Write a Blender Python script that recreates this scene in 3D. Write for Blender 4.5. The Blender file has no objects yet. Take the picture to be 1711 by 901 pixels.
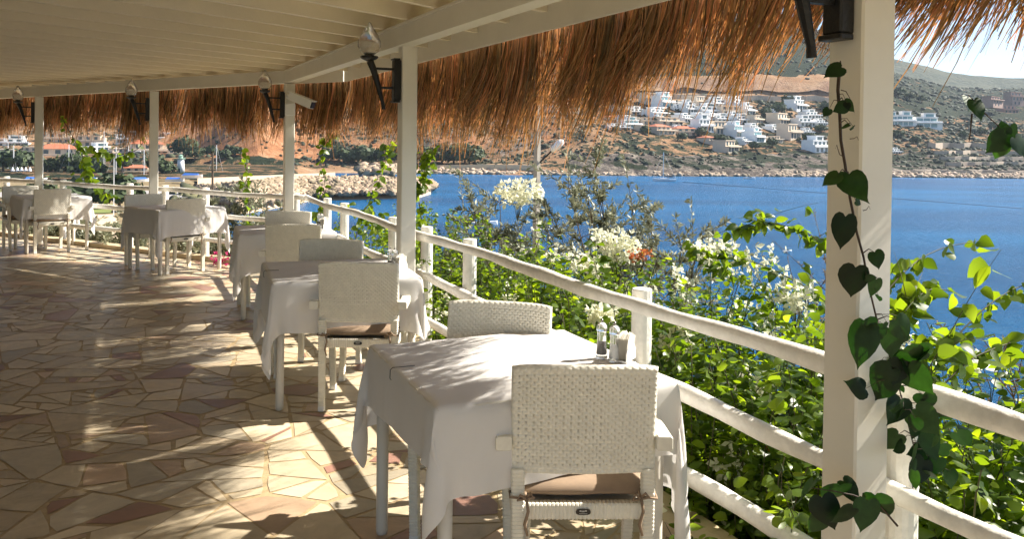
import bpy, math, random
import numpy as np
from mathutils import Vector, Matrix
rng = np.random.default_rng(7); random.seed(7)
S = bpy.context.scene
COL = S.collection
# ------------------------------------------------------------------ camera, sky, sun, exposure
F, CX, CY, EYE = 1434., 855.5, 259., 1.57
PITCH, ROLL = .0133, .013
_f = np.array([0, math.cos(PITCH), -math.sin(PITCH)]); _r = np.array([1., 0, 0]); _u = np.cross(_r, _f)
CR = math.cos(ROLL)*_r + math.sin(ROLL)*_u; CU = -math.sin(ROLL)*_r + math.cos(ROLL)*_u; CF = _f
cam_d = bpy.data.cameras.new('camera'); cam = bpy.data.objects.new('camera', cam_d); COL.objects.link(cam)
cam.matrix_world = Matrix(((CR[0], CU[0], -CF[0], 0), (CR[1], CU[1], -CF[1], 0), (CR[2], CU[2], -CF[2], EYE), (0, 0, 0, 1)))
cam_d.sensor_width = 36; cam_d.sensor_fit = 'HORIZONTAL'; cam_d.lens = F/1711*36
cam_d.shift_x = 0; cam_d.shift_y = -(450.5-CY)/1711
cam_d.clip_start = .05; cam_d.clip_end = 12000
S.camera = cam
SUN_AZ, SUN_EL = math.radians(70), math.radians(41.5)
W = bpy.data.worlds.new("World"); S.world = W; W.use_nodes = True
nt = W.node_tree; bg = nt.nodes['Background']; sk = nt.nodes.new('ShaderNodeTexSky'); sk.sky_type = 'NISHITA'
sk.sun_disc = False; sk.sun_elevation = SUN_EL; sk.sun_rotation = SUN_AZ; sk.air_density = .8; sk.dust_density = .25; sk.ozone_density = 2.0
nt.links.new(sk.outputs[0], bg.inputs[0]); bg.inputs[1].default_value = .075
sd = bpy.data.lights.new('sun', 'SUN'); sun = bpy.data.objects.new('sun', sd); COL.objects.link(sun)
sdir = Vector((math.sin(SUN_AZ)*math.cos(SUN_EL), math.cos(SUN_AZ)*math.cos(SUN_EL), math.sin(SUN_EL)))
sun.rotation_euler = sdir.to_track_quat('Z', 'Y').to_euler(); sd.energy = 5.0; sd.angle = math.radians(.55); sd.color = (1, .925, .81)
S.view_settings.view_transform = 'Standard'; S.view_settings.look = 'None'; S.view_settings.exposure = 1.38
S.view_settings.gamma = 1; S.view_settings.use_curve_mapping = False
S.cycles.max_bounces = 8; S.cycles.transparent_max_bounces = 12

# ------------------------------------------------------------------ helpers
def ray(x, y): return CF + CR*(x-CX)/F - CU*(y-CY)/F
def at(x, y, Y=None, z=None):                      # photo point -> place in the world, at depth Y or height z
    d = ray(x, y); t = (Y/d[1]) if Y is not None else (z-EYE)/d[2]
    return np.array([0, 0, EYE]) + d*t
def tag(o, label=None, cat=None, group=None, kind=None):
    if label: o['label'] = label
    if cat: o['category'] = cat
    if group: o['group'] = group
    if kind: o['kind'] = kind
    return o
def empty(name, loc=(0, 0, 0), rz=0):
    o = bpy.data.objects.new(name, None); COL.objects.link(o); o.location = loc; o.rotation_euler = (0, 0, rz)
    o.empty_display_size = .1; return o
def mesh(name, V, Fc, mat, parent=None, smooth=False, tint=None, uv=None):
    me = bpy.data.meshes.new(name); V = np.asarray(V, float).reshape(-1, 3)
    if isinstance(Fc, np.ndarray):
        n, k = Fc.shape
        me.vertices.add(len(V)); me.vertices.foreach_set('co', V.astype(np.float32).ravel())
        me.loops.add(n*k); me.loops.foreach_set('vertex_index', Fc.astype(np.int32).ravel())
        me.polygons.add(n); me.polygons.foreach_set('loop_start', np.arange(0, n*k, k, dtype=np.int32))
        me.update(calc_edges=True)
    else:
        me.from_pydata([tuple(v) for v in V], [], [tuple(f) for f in Fc])
    if tint is not None:
        a = me.attributes.new('tint', 'FLOAT', 'FACE'); a.data.foreach_set('value', np.asarray(tint, np.float32))
    if smooth: me.polygons.foreach_set('use_smooth', np.ones(len(me.polygons), bool))
    me.materials.append(mat)
    me.validate()
    o = bpy.data.objects.new(name, me); COL.objects.link(o)
    if parent: o.parent = parent
    return o
def copy_tree(o, parent=None):
    c = o.copy(); COL.objects.link(c)
    if parent: c.parent = parent
    for ch in list(o.children): copy_tree(ch, c)
    return c
class MB:
    def __init__(s): s.v = []; s.f = []
    def add(s, V, Fc):
        n = len(s.v); s.v += [tuple(map(float, p)) for p in V]; s.f += [tuple(i+n for i in f) for f in Fc]; return s
    def box(s, x0, x1, y0, y1, z0, z1, b=0):
        if b <= 0:
            V = [(x, y, z) for z in (z0, z1) for x, y in ((x0, y0), (x1, y0), (x1, y1), (x0, y1))]
            return s.add(V, [(3, 2, 1, 0), (4, 5, 6, 7), (0, 1, 5, 4), (1, 2, 6, 5), (2, 3, 7, 6), (3, 0, 4, 7)])
        def ring(i, z): return [(x0+i, y0+b, z), (x0+b, y0+i, z), (x1-b, y0+i, z), (x1-i, y0+b, z), (x1-i, y1-b, z), (x1-b, y1-i, z), (x0+b, y1-i, z), (x0+i, y1-b, z)]
        R = [ring(b*.7, z0), ring(0, z0+b), ring(0, z1-b), ring(b*.7, z1)]
        V = sum(R, []); Fc = [tuple(range(7, -1, -1)), tuple(range(24, 32))]
        for k in range(3):
            for i in range(8): j = (i+1) % 8; Fc.append((k*8+i, k*8+j, k*8+8+j, k*8+8+i))
        return s.add(V, Fc)
    def bar(s, p, q, w, h, up=(0, 0, 1)):
        p, q = np.array(p, float), np.array(q, float); d = q-p; d /= np.linalg.norm(d); sd_ = np.cross(d, up); sd_ /= np.linalg.norm(sd_); u = np.cross(sd_, d)
        V = [e+sd_*a*w/2+u*b*h/2 for e in (p, q) for a, b in ((-1, -1), (1, -1), (1, 1), (-1, 1))]
        return s.add(V, [(3, 2, 1, 0), (4, 5, 6, 7), (0, 1, 5, 4), (1, 2, 6, 5), (2, 3, 7, 6), (3, 0, 4, 7)])
    def tube(s, pts, rad, n=8, cap=True):
        P = [np.array(p, float) for p in pts]; m = len(P)
        if np.isscalar(rad): rad = [rad]*m
        V = []; prev = None
        for i, p in enumerate(P):
            d = P[min(i+1, m-1)]-P[max(i-1, 0)]; d /= np.linalg.norm(d)+1e-9
            a = np.cross(d, (0, 0, 1)) if prev is None else prev-d*np.dot(prev, d)
            if np.linalg.norm(a) < 1e-3: a = np.cross(d, (1, 0, 0))
            a /= np.linalg.norm(a); prev = a; b = np.cross(d, a)
            for k in range(n): t = 2*math.pi*k/n; V.append(p+rad[i]*(a*math.cos(t)+b*math.sin(t)))
        Fc = [(i*n+k, i*n+(k+1) % n, (i+1)*n+(k+1) % n, (i+1)*n+k) for i in range(m-1) for k in range(n)]
        if cap: Fc += [tuple(range(n-1, -1, -1)), tuple(range((m-1)*n, m*n))]
        return s.add(V, Fc)
    def lathe(s, prof, c=(0, 0, 0), n=20, ax=None):
        V = []; c = np.array(c, float)
        for r, z in prof:
            for k in range(n): t = 2*math.pi*k/n; V.append(c+np.array((r*math.cos(t), r*math.sin(t), z)))
        Fc = [(i*n+k, i*n+(k+1) % n, (i+1)*n+(k+1) % n, (i+1)*n+k) for i in range(len(prof)-1) for k in range(n)]
        if prof[0][0] > 1e-4: Fc.append(tuple(range(n-1, -1, -1)))
        if prof[-1][0] > 1e-4: Fc.append(tuple(range((len(prof)-1)*n, len(prof)*n)))
        return s.add(V, Fc)
    def build(s, name, mat, parent=None, smooth=False): return mesh(name, s.v, s.f, mat, parent, smooth)

def mat(name, col, rough=.6, metal=0, spec=None, noise=0, nscale=6, bump=0, bscale=40, tint=0, trans=0, tcol=None, alpha=1, coord='Object', bdist=.01, col2=None, glass=0):
    m = bpy.data.materials.new(name); m.use_nodes = True; t = m.node_tree; N = t.nodes; L = t.links
    b = N['Principled BSDF']; b.inputs['Base Color'].default_value = (*col, 1); b.inputs['Roughness'].default_value = rough; b.inputs['Metallic'].default_value = metal
    if spec is not None: b.inputs['Specular IOR Level'].default_value = spec
    if glass: b.inputs['Transmission Weight'].default_value = glass
    tc = N.new('ShaderNodeTexCoord'); csrc = None
    if noise or col2:
        n = N.new('ShaderNodeTexNoise'); n.inputs['Scale'].default_value = nscale; n.inputs['Detail'].default_value = 6; n.inputs['Roughness'].default_value = .65
        L.new(tc.outputs[coord], n.inputs['Vector'])
        r = N.new('ShaderNodeValToRGB'); r.color_ramp.elements[0].position = .3; r.color_ramp.elements[1].position = .7
        c2 = col2 or tuple(min(1, c*(1+noise)) for c in col); c1 = col if col2 else tuple(c*(1-noise) for c in col)
        r.color_ramp.elements[0].color = (*c1, 1); r.color_ramp.elements[1].color = (*c2, 1)
        L.new(n.outputs['Fac'], r.inputs[0]); csrc = r.outputs[0]
    if tint:
        a = N.new('ShaderNodeAttribute'); a.attribute_name = 'tint'; h = N.new('ShaderNodeHueSaturation')
        mr = N.new('ShaderNodeMapRange'); mr.inputs[3].default_value = 1-tint; mr.inputs[4].default_value = 1+tint; L.new(a.outputs['Fac'], mr.inputs[0]); L.new(mr.outputs[0], h.inputs['Value'])
        mh = N.new('ShaderNodeMapRange'); mh.inputs[3].default_value = .5+.035*tint; mh.inputs[4].default_value = .5-.035*tint; L.new(a.outputs['Fac'], mh.inputs[0]); L.new(mh.outputs[0], h.inputs['Hue'])
        if csrc: L.new(csrc, h.inputs['Color'])
        else: h.inputs['Color'].default_value = (*col, 1)
        csrc = h.outputs[0]
    if csrc: L.new(csrc, b.inputs['Base Color'])
    if bump:
        n = N.new('ShaderNodeTexNoise'); n.inputs['Scale'].default_value = bscale; n.inputs['Detail'].default_value = 5; L.new(tc.outputs[coord], n.inputs['Vector'])
        bp = N.new('ShaderNodeBump'); bp.inputs['Strength'].default_value = bump; bp.inputs['Distance'].default_value = bdist; L.new(n.outputs['Fac'], bp.inputs['Height']); L.new(bp.outputs[0], b.inputs['Normal'])
    if trans:
        tr = N.new('ShaderNodeBsdfTranslucent'); mx = N.new('ShaderNodeMixShader'); mx.inputs[0].default_value = trans
        if csrc:
            if tcol:
                g = N.new('ShaderNodeMix'); g.data_type = 'RGBA'; g.blend_type = 'MULTIPLY'; g.inputs[0].default_value = 1; L.new(csrc, g.inputs[6]); g.inputs[7].default_value = (*tcol, 1); L.new(g.outputs[2], tr.inputs[0])
            else: L.new(csrc, tr.inputs[0])
        else: tr.inputs[0].default_value = (*(tcol or col), 1)
        out = N['Material Output']; L.new(b.outputs[0], mx.inputs[1]); L.new(tr.outputs[0], mx.inputs[2]); L.new(mx.outputs[0], out.inputs[0])
    return m

M = {}
M['white'] = mat('painted timber', (.78, .75, .66), .5, noise=.04, nscale=3, bump=.08, bscale=40, bdist=.004)
M['log'] = mat('whitewashed logs', (.80, .77, .70), .55, noise=.13, nscale=16, bump=.5, bscale=26, bdist=.012)
M['ceil'] = mat('ceiling paint', (.86, .77, .60), .6, noise=.04, nscale=2, bump=.1, bscale=50)
M['wicker'] = mat('white wicker', (.79, .755, .65), .42, noise=.08, nscale=30)
M['cushion'] = mat('tan fabric', (.28, .20, .135), .9, noise=.12, nscale=14, bump=.3, bscale=300, bdist=.002)
M['leg'] = mat('powder coated legs', (.70, .66, .58), .38, noise=.03)
M['cloth'] = mat('linen', (.84, .82, .80), .85, trans=.22, noise=.02, nscale=7, bump=.35, bscale=9, bdist=.006)
M['black'] = mat('black iron', (.008, .008, .009), .45, bump=.3, bscale=80)
M['plate'] = mat('name plate', (.01, .01, .012), .3)
M['mark'] = mat('name plate print', (.5, .5, .48), .4)
M['frost'] = mat('flame glass', (.86, .82, .76), .16, glass=.75, bump=.3, bscale=30)
M['glass'] = mat('clear acrylic', (.95, .96, .95), .06, glass=.9)
M['pepper'] = mat('peppercorns', (.03, .02, .015), .8, noise=.5, nscale=300)
M['salt'] = mat('salt', (.85, .85, .85), .8)
M['steel'] = mat('steel wire', (.35, .33, .3), .3, metal=1)
M['paper'] = mat('paper napkins', (.85, .82, .74), .8, trans=.2)
M['plastic'] = mat('white plastic', (.8, .8, .78), .3)
M['concrete'] = mat('concrete', (.34, .31, .26), .85, noise=.2, nscale=3, bump=.4)
M['kerb'] = mat('cream kerb stone', (.55, .43, .27), .6, noise=.12, nscale=5, bump=.3)
M['render'] = mat('cream render', (.55, .48, .36), .8, noise=.06)
M['bark'] = mat('bark', (.13, .09, .055), .9, noise=.3, nscale=30, bump=.6, bscale=60)
M['stem'] = mat('green stem', (.07, .065, .025), .7, noise=.3, nscale=20)
M['redstem'] = mat('dark stem', (.05, .03, .018), .7, noise=.3, nscale=20)
M['leaf'] = mat('bougainvillea leaf', (.085, .14, .018), .36, tint=.6, trans=.55, tcol=(3.0, 2.7, .45))
M['vineleaf'] = mat('broad vine leaf', (.016, .042, .010), .5, spec=.3, tint=.75, trans=.2, tcol=(1.5, 2.4, .5), noise=.25, nscale=40)
M['olive'] = mat('olive leaf', (.27, .28, .18), .45, tint=.5, trans=.25)
M['dry'] = mat('dry twigs', (.22, .16, .09), .8, tint=.4, trans=.2)
M['petal'] = mat('cream bracts', (.86, .85, .66), .7, tint=.08, trans=.45)
M['pink'] = mat('magenta bracts', (.62, .03, .2), .6, tint=.2, trans=.4)
M['orange'] = mat('orange bracts', (.55, .17, .05), .6, tint=.2, trans=.4)
M['straw'] = mat('reed straw', (.20, .12, .055), .45, tint=.85, trans=.34, tcol=(1.75, 1.28, .82), col2=(.44, .27, .12), nscale=5)
M['tree'] = mat('pine foliage', (.045, .07, .022), .7, tint=.5, trans=.15)
M['scrub'] = mat('scrub foliage', (.034, .044, .020), .8, tint=.45)
M['rock'] = mat('limestone boulders', (.33, .25, .165), .9, tint=.5, noise=.2, nscale=.6, bump=.6, bscale=1.5, bdist=.3)
M['vwhite'] = mat('villa white render', (.88, .87, .84), .8, noise=.05, nscale=.3)
M['vcream'] = mat('villa cream render', (.66, .55, .42), .8, noise=.07, nscale=.3)
M['vpink'] = mat('villa rose stone', (.40, .27, .22), .85, noise=.15, nscale=.3)
M['pane'] = mat('window glass', (.06, .10, .12), .12)
M['teal'] = mat('blue tinted glazing', (.16, .30, .33), .1)
M['tile'] = mat('red roof tiles', (.45, .14, .07), .8, noise=.2, nscale=1)
M['hull'] = mat('white hull', (.8, .8, .8), .3); M['blue'] = mat('blue canvas', (.03, .12, .42), .6)
M['teak'] = mat('dark hull trim', (.05, .04, .05), .5)
M['cable'] = mat('cable', (.10, .10, .14), .6)
M['grass'] = mat('dry lawn', (.18, .21, .05), .9, noise=.2, nscale=.2); M['sand'] = mat('sandy road', (.62, .46, .30), .95, noise=.12, nscale=.15)
M['asphalt'] = mat('grey road', (.33, .31, .29), .9, noise=.1, nscale=.2)
M['wallst'] = mat('retaining wall stone', (.47, .38, .29), .9, noise=.15, nscale=.4)

# plan directions
A = np.array([.415, -.910]); Nn = np.array([.910, .415])           # right run: along, seaward
LD = np.array([-.854, .520]); LN = np.array([.520, .854])           # left run: along (away), seaward
P3 = np.array([-2.58, 9.92]); P2 = np.array([-.735, 6.0]); P1 = np.array([.94, 2.32]); P0 = P1+4.0*A
P4 = np.array([-4.73, 11.33]); P5 = np.array([-7.0, 12.70]); P6 = np.array([-9.3, 14.15])
RC = np.array([-2.42, 10.12])                                       # rail corner
def rr(t, off=0): return RC+A*t+Nn*off
def rl(t, off=0): return RC+LD*t+LN*off
def v3(p, z): return (float(p[0]), float(p[1]), float(z))
def fbm(x, y, s, seed=0, o=4):
    r = np.random.default_rng(seed); out = np.zeros_like(np.asarray(x, float)); amp = 1.
    for k in range(o):
        for _ in range(3):
            a = r.uniform(0, 2*math.pi); ph = r.uniform(0, 6.28); out = out+amp*np.sin((x*math.cos(a)+y*math.sin(a))*s*r.uniform(.7, 1.4)+ph+1.3*np.sin((x*math.sin(a)-y*math.cos(a))*s*.7+ph*2))/3
        s *= 2.1; amp *= .55
    return out

# ------------------------------------------------------------------ sea and land
ZS = -20.0
def make_sea():
    m = bpy.data.materials.new('sea water'); m.use_nodes = True; N = m.node_tree.nodes; L = m.node_tree.links; b = N['Principled BSDF']
    b.inputs['Roughness'].default_value = .22; b.inputs['IOR'].default_value = 1.33; b.inputs['Specular IOR Level'].default_value = .2
    tc = N.new('ShaderNodeTexCoord'); mp = N.new('ShaderNodeMapping'); mp.inputs['Scale'].default_value = (1, 1.5, 1); mp.inputs['Rotation'].default_value = (0, 0, .35); L.new(tc.outputs['Object'], mp.inputs[0])
    n1 = N.new('ShaderNodeTexNoise'); n1.inputs['Scale'].default_value = .32; n1.inputs['Detail'].default_value = 8; n1.inputs['Roughness'].default_value = .68; L.new(mp.outputs[0], n1.inputs[0])
    bp = N.new('ShaderNodeBump'); bp.inputs['Strength'].default_value = 1; bp.inputs['Distance'].default_value = 2.8; L.new(n1.outputs['Fac'], bp.inputs['Height']); L.new(bp.outputs[0], b.inputs['Normal'])
    n2 = N.new('ShaderNodeTexNoise'); n2.inputs['Scale'].default_value = .012; n2.inputs['Detail'].default_value = 7; mp2 = N.new('ShaderNodeMapping'); mp2.inputs['Scale'].default_value = (.5, 2.2, 1); L.new(tc.outputs['Object'], mp2.inputs[0]); L.new(mp2.outputs[0], n2.inputs[0])
    r = N.new('ShaderNodeValToRGB'); r.color_ramp.elements[0].color = (.001, .085, .23, 1); r.color_ramp.elements[1].color = (.003, .155, .37, 1); r.color_ramp.elements[0].position = .35; r.color_ramp.elements[1].position = .65
    L.new(n2.outputs['Fac'], r.inputs[0]); L.new(r.outputs[0], b.inputs['Base Color'])
    o = mesh('sea_water', [(-3000, -60, ZS), (4500, -60, ZS), (4500, 6000, ZS), (-3000, 6000, ZS)], [(0, 1, 2, 3)], m); tag(o, kind='structure')
make_sea()
# far coast: profiles along lines of sight, (distance, picture height) -> ground height
PROF = {
 -400: [(430, 288), (500, 284), (700, 262), (900, 225), (1200, 150), (1700, 60), (2300, 20)],
 0:   [(430, 291), (500, 285), (700, 262), (900, 228), (1200, 150), (1700, 60), (2300, 20)],
 200: [(430, 294), (520, 286), (700, 262), (900, 230), (1200, 140), (1700, 50), (2300, 20)],
 330: [(430, 297), (520, 287), (640, 274), (700, 262), (850, 170), (1300, 60), (2300, 0)],
 430: [(430, 300), (520, 288), (600, 276), (625, 266), (690, 200), (740, 165), (1200, 60), (2300, 0)],
 520: [(540, 300), (580, 289), (620, 281), (660, 268), (730, 195), (800, 160), (1200, 60), (2300, 0)],
 640: [(570, 298), (590, 289), (620, 281), (670, 265), (740, 205), (820, 160), (1200, 60), (2300, 0)],
 800: [(570, 299), (592, 289), (606, 277), (640, 270), (720, 215), (790, 180), (1300, 60), (2300, -10)],
 900: [(570, 300), (596, 289), (606, 278), (650, 262), (720, 208), (760, 184), (1300, 60), (2300, -30)],
 1000: [(575, 301), (600, 290), (606, 277), (625, 258), (700, 218), (850, 178), (940, 152), (1400, 30), (2300, -50)],
 1100: [(580, 301), (606, 291), (613, 277), (634, 262), (730, 222), (880, 170), (935, 156), (950, 148), (962, 126), (1400, 20), (2000, -40)],
 1200: [(590, 302), (614, 292), (621, 280), (650, 266), (760, 224), (900, 172), (945, 162), (962, 152), (980, 130), (1400, 15), (2000, -30)],
 1300: [(600, 303), (624, 293), (632, 285), (670, 268), (780, 228), (910, 182), (955, 166), (970, 155), (992, 131), (1300, 60), (1600, 26), (2000, 25)],
 1390: [(612, 304), (636, 295), (646, 289), (690, 268), (800, 230), (920, 186), (965, 168), (980, 157), (1002, 132), (1300, 85), (1600, 62), (2000, 64)],
 1500: [(622, 305), (645, 298), (655, 292), (740, 270), (850, 240), (950, 212), (1100, 180), (1150, 160), (1400, 140), (1700, 124), (2300, 150)],
 1600: [(626, 306), (650, 300), (665, 292), (760, 268), (850, 242), (950, 218), (1200, 186), (1500, 160), (1800, 148), (2300, 165)],
 1711: [(630, 308), (652, 302), (670, 294), (760, 274), (850, 246), (950, 222), (1200, 186), (1500, 165), (1800, 150), (2300, 165)],
 1800: [(630, 308), (654, 303), (672, 295), (760, 274), (850, 244), (950, 215), (1200, 172), (1500, 138), (1800, 112), (2300, 120)],
 2200: [(640, 310), (660, 306), (680, 298), (760, 276), (850, 240), (950, 200), (1200, 150), (1500, 110), (1900, 80), (2300, 60)],
}
DL = np.concatenate([np.linspace(400, 600, 26), np.linspace(604, 1010, 84), np.linspace(1020, 2300, 60)])
_px = sorted(PROF); _tab = np.array([np.interp(DL, [q[0] for q in PROF[k]], [q[1] for q in PROF[k]], left=PROF[k][0][1]+6) for k in _px])
def prof_y(x, D):
    yy = np.array([np.interp(D, DL, _tab[i]) for i in range(len(_px))])
    return float(np.interp(x, _px, yy))
def far_z(px_, D):   # exact along a sight line
    y = prof_y(px_, D); return at(px_, y, Y=D)[2]
def shore_col(x): return np.interp(x, [330, 480, 520, 640, 800, 900, 1000, 1100, 1200, 1300, 1390, 1500, 1600, 1711, 2200], [380, 400, 578, 590, 592, 596, 600, 606, 614, 624, 636, 645, 650, 652, 660])
def make_coast():
    xs = np.arange(-400, 2204, 8.); V = []; 
    Yg = np.array([[np.interp(x, _px, _tab[:, j]) for x in xs] for j in range(len(DL))])
    for j, D in enumerate(DL):
        for i, x in enumerate(xs):
            p = at(x, Yg[j, i], Y=D); V.append(p)
    V = np.array(V); X, Y = V[:, 0].copy(), V[:, 1].copy()
    up = np.clip((V[:, 2]-ZS)/20, 0, 1)
    amp = 2.2*up+.3
    V[:, 2] += amp*fbm(X, Y, .035, 3, 5)+up*1.6*np.abs(fbm(X, Y, .12, 5, 3))
    cols = (np.tile(xs, len(DL))); sh = shore_col(cols)
    V[:, 2] = np.where(Y < sh-3, np.minimum(V[:, 2], ZS-1.5) if True else 0, np.maximum(V[:, 2], ZS+.25+.03*(Y-sh)))
    flat = (cols < 500) & (Y < 620)
    V[:, 2] = np.where(flat & (Y >= sh-3), np.maximum(ZS+1.2, np.minimum(V[:, 2], ZS+4)), V[:, 2])
    n = len(xs); Fc = np.array([(j*n+i, j*n+i+1, (j+1)*n+i+1, (j+1)*n+i) for j in range(len(DL)-1) for i in range(n-1)])
    m = bpy.data.materials.new('coast hillside'); m.use_nodes = True; N = m.node_tree.nodes; L = m.node_tree.links; b = N['Principled BSDF']; b.inputs['Roughness'].default_value = .95; b.inputs['Specular IOR Level'].default_value = .1
    tc = N.new('ShaderNodeTexCoord')
    def noise(s, d=6, r=.6):
        q = N.new('ShaderNodeTexNoise'); q.inputs['Scale'].default_value = s; q.inputs['Detail'].default_value = d; q.inputs['Roughness'].default_value = r; L.new(tc.outputs['Object'], q.inputs[0]); return q.outputs['Fac']
    def ramp(src, stops):
        q = N.new('ShaderNodeValToRGB'); e = q.color_ramp.elements
        while len(e) < len(stops): e.new(.5)
        for k, (p, c) in enumerate(stops): e[k].position = p; e[k].color = (*c, 1) if len(c) == 3 else c
        L.new(src, q.inputs[0]); return q.outputs[0]
    def mix(f, a, c):
        q = N.new('ShaderNodeMix'); q.data_type = 'RGBA'; L.new(f, q.inputs[0]); L.new(a, q.inputs[6]); L.new(c, q.inputs[7]); return q.outputs[2]
    earth = ramp(noise(.03), [(.3, (.19, .10, .05)), (.5, (.33, .195, .105)), (.72, (.45, .32, .20))])
    rock = ramp(noise(.09, 9, .7), [(.3, (.11, .08, .06)), (.48, (.26, .165, .11)), (.7, (.46, .33, .23))])
    orange = ramp(noise(.07, 9, .7), [(.3, (.16, .07, .035)), (.5, (.38, .175, .08)), (.7, (.58, .35, .20))])
    scrub = ramp(noise(.15, 8, .75), [(.35, (.014, .022, .012)), (.6, (.032, .042, .022)), (.75, (.09, .08, .045))])
    ae = N.new('ShaderNodeAttribute'); ae.attribute_name = 'cover'; ao = N.new('ShaderNodeAttribute'); ao.attribute_name = 'ochre'
    geo = N.new('ShaderNodeNewGeometry'); sp = N.new('ShaderNodeSeparateXYZ'); L.new(geo.outputs['Normal'], sp.inputs[0])
    steep = ramp(sp.outputs['Z'], [(.72, (1, 1, 1)), (.9, (0, 0, 0))])
    rk = mix(ao.outputs['Fac'], rock, orange)
    c0 = mix(steep, earth, rk); ak = N.new('ShaderNodeAttribute'); ak.attribute_name = 'cliff'; grey = ramp(noise(.11, 10, .75), [(.34, (.035, .03, .028)), (.5, (.13, .108, .09)), (.68, (.45, .38, .30))]); am = N.new('ShaderNodeMath'); am.operation = 'ADD'; L.new(ak.outputs['Fac'], am.inputs[0]); L.new(noise(.05), am.inputs[1]); aq = N.new('ShaderNodeAttribute'); aq.attribute_name = 'quarry'; aqm = N.new('ShaderNodeMath'); aqm.operation = 'ADD'; L.new(aq.outputs['Fac'], aqm.inputs[0]); L.new(noise(.04), aqm.inputs[1]); c0 = mix(ramp(aqm.outputs[0], [(.9, (0, 0, 0)), (1.0, (1, 1, 1))]), c0, orange); c1 = mix(ramp(am.outputs[0], [(.9, (0, 0, 0)), (1.0, (1, 1, 1))]), c0, grey)
    ad = N.new('ShaderNodeMath'); ad.operation = 'ADD'; L.new(noise(.06, 8, .7), ad.inputs[0]); L.new(ae.outputs['Fac'], ad.inputs[1])
    sm = ramp(ad.outputs[0], [(.93, (0, 0, 0)), (1.0, (1, 1, 1))])
    L.new(mix(sm, c1, scrub), b.inputs['Base Color'])
    bp = N.new('ShaderNodeBump'); bp.inputs['Strength'].default_value = .9; bp.inputs['Distance'].default_value = 3; L.new(noise(.25, 9, .75), bp.inputs['Height']); L.new(bp.outputs[0], b.inputs['Normal'])
    o = mesh('hills', V, Fc, m, smooth=False); tag(o, kind='structure')
    # cover: how much scrub grows there, ochre: quarry stone
    yy = np.array([Yg[j, i] for j in range(len(DL)) for i in range(n)])
    cover = np.full(len(V), .49)
    cover = np.where(yy < 128, .68, cover); cover = np.where((cols > 1440) & (yy < 200), .58, cover)
    cover = np.where((yy > 126) & (yy < 168) & (cols > 1040) & (cols < 1440), .0, cover)
    cover = np.where((cols < 1010) & (yy > 150), .43, cover)
    cover = np.where((yy > 283), .1, cover)
    och = np.clip(np.where((cols > 250) & (cols < 900), 1-np.abs(cols-450)/450, 0)+.15, 0, 1)
    clf = np.where((cols > 950) & (yy > 258), .62, 0)+np.where((cols > 640) & (cols < 960) & (yy > 190) & (yy < 262), .42, 0)
    qr = np.where((cols > 270) & (cols < 530) & (yy > 120) & (yy < 270), .62, 0)+np.where((cols > 530) & (cols < 960) & (yy > 170) & (yy < 250), .45, 0); cover = np.where((cols > 270) & (cols < 530) & (yy > 120) & (yy < 262), .30, cover); cover = np.where((cols < 500) & (yy > 262), .50, cover)
    for nm, a in (('quarry', qr), ('cover', cover), ('ochre', och), ('cliff', clf)):
        q = o.data.attributes.new(nm, 'FLOAT', 'POINT'); q.data.foreach_set('value', a.astype(np.float32))
    return V, xs, n
CV, CXS, CN = make_coast()
def far_pt(x, y):              # nearest ground point seen at photo point (x, y)
    i = int(np.clip(round((x+400)/8), 0, CN-1)); c = CV[i::CN]; 
    d = c-np.array([0, 0, EYE]); w = d@CF; py = CY-F*(d@CU)/w
    ok = np.where((py <= y) & (c[:, 2] > ZS))[0]
    k = ok[0] if len(ok) else 20
    return np.array([at(x, y, Y=c[k, 1])[0], c[k, 1], c[k, 2]])
def make_ridge():
    xs = np.arange(1380, 2300, 10.); V = []; top = np.interp(xs, [1380, 1480, 1530, 1600, 1660, 1711, 1800, 2300], [88, 98, 106, 121, 127, 131, 118, 60])
    Ds = np.linspace(2500, 3600, 26)
    for D in Ds:
        f = (D-2500)/700
        y = 205-(205-top)*np.minimum(1, f)+np.maximum(0, f-1)*25
        for x, yy in zip(xs, y): V.append(at(x, yy, Y=D))
    V = np.array(V); V[:, 2] += 9*fbm(V[:, 0], V[:, 1], .008, 9, 5)
    n = len(xs); Fc = np.array([(j*n+i, j*n+i+1, (j+1)*n+i+1, (j+1)*n+i) for j in range(len(Ds)-1) for i in range(n-1)])
    tag(mesh('far_hills', V, Fc, mat('wooded ridge', (.035, .05, .03), .95, col2=(.10, .10, .06), nscale=.02, bump=.8, bscale=.06, bdist=12, spec=.1), smooth=False), kind='structure')
make_ridge()
def near_z(X, Y):
    d = np.maximum((np.array([X, Y]).T-RC)@Nn, (np.array([X, Y]).T-RC)@LN)
    z = -.55-.30*np.clip(d, 0, 4)-.55*np.clip(d-4, 0, 60)
    az = X/np.maximum(Y, 1.)
    land = np.clip((-.33-az)/.03, 0, 1)*(Y > 30)
    floor = ZS-3+land*(4.6)+np.where(land > .5, .4*fbm(X, Y, .05, 2, 3), 0)
    return np.maximum(z, floor)+.15*fbm(X, Y, .8, 4, 3)*np.clip(d, 0, 1)
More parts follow.
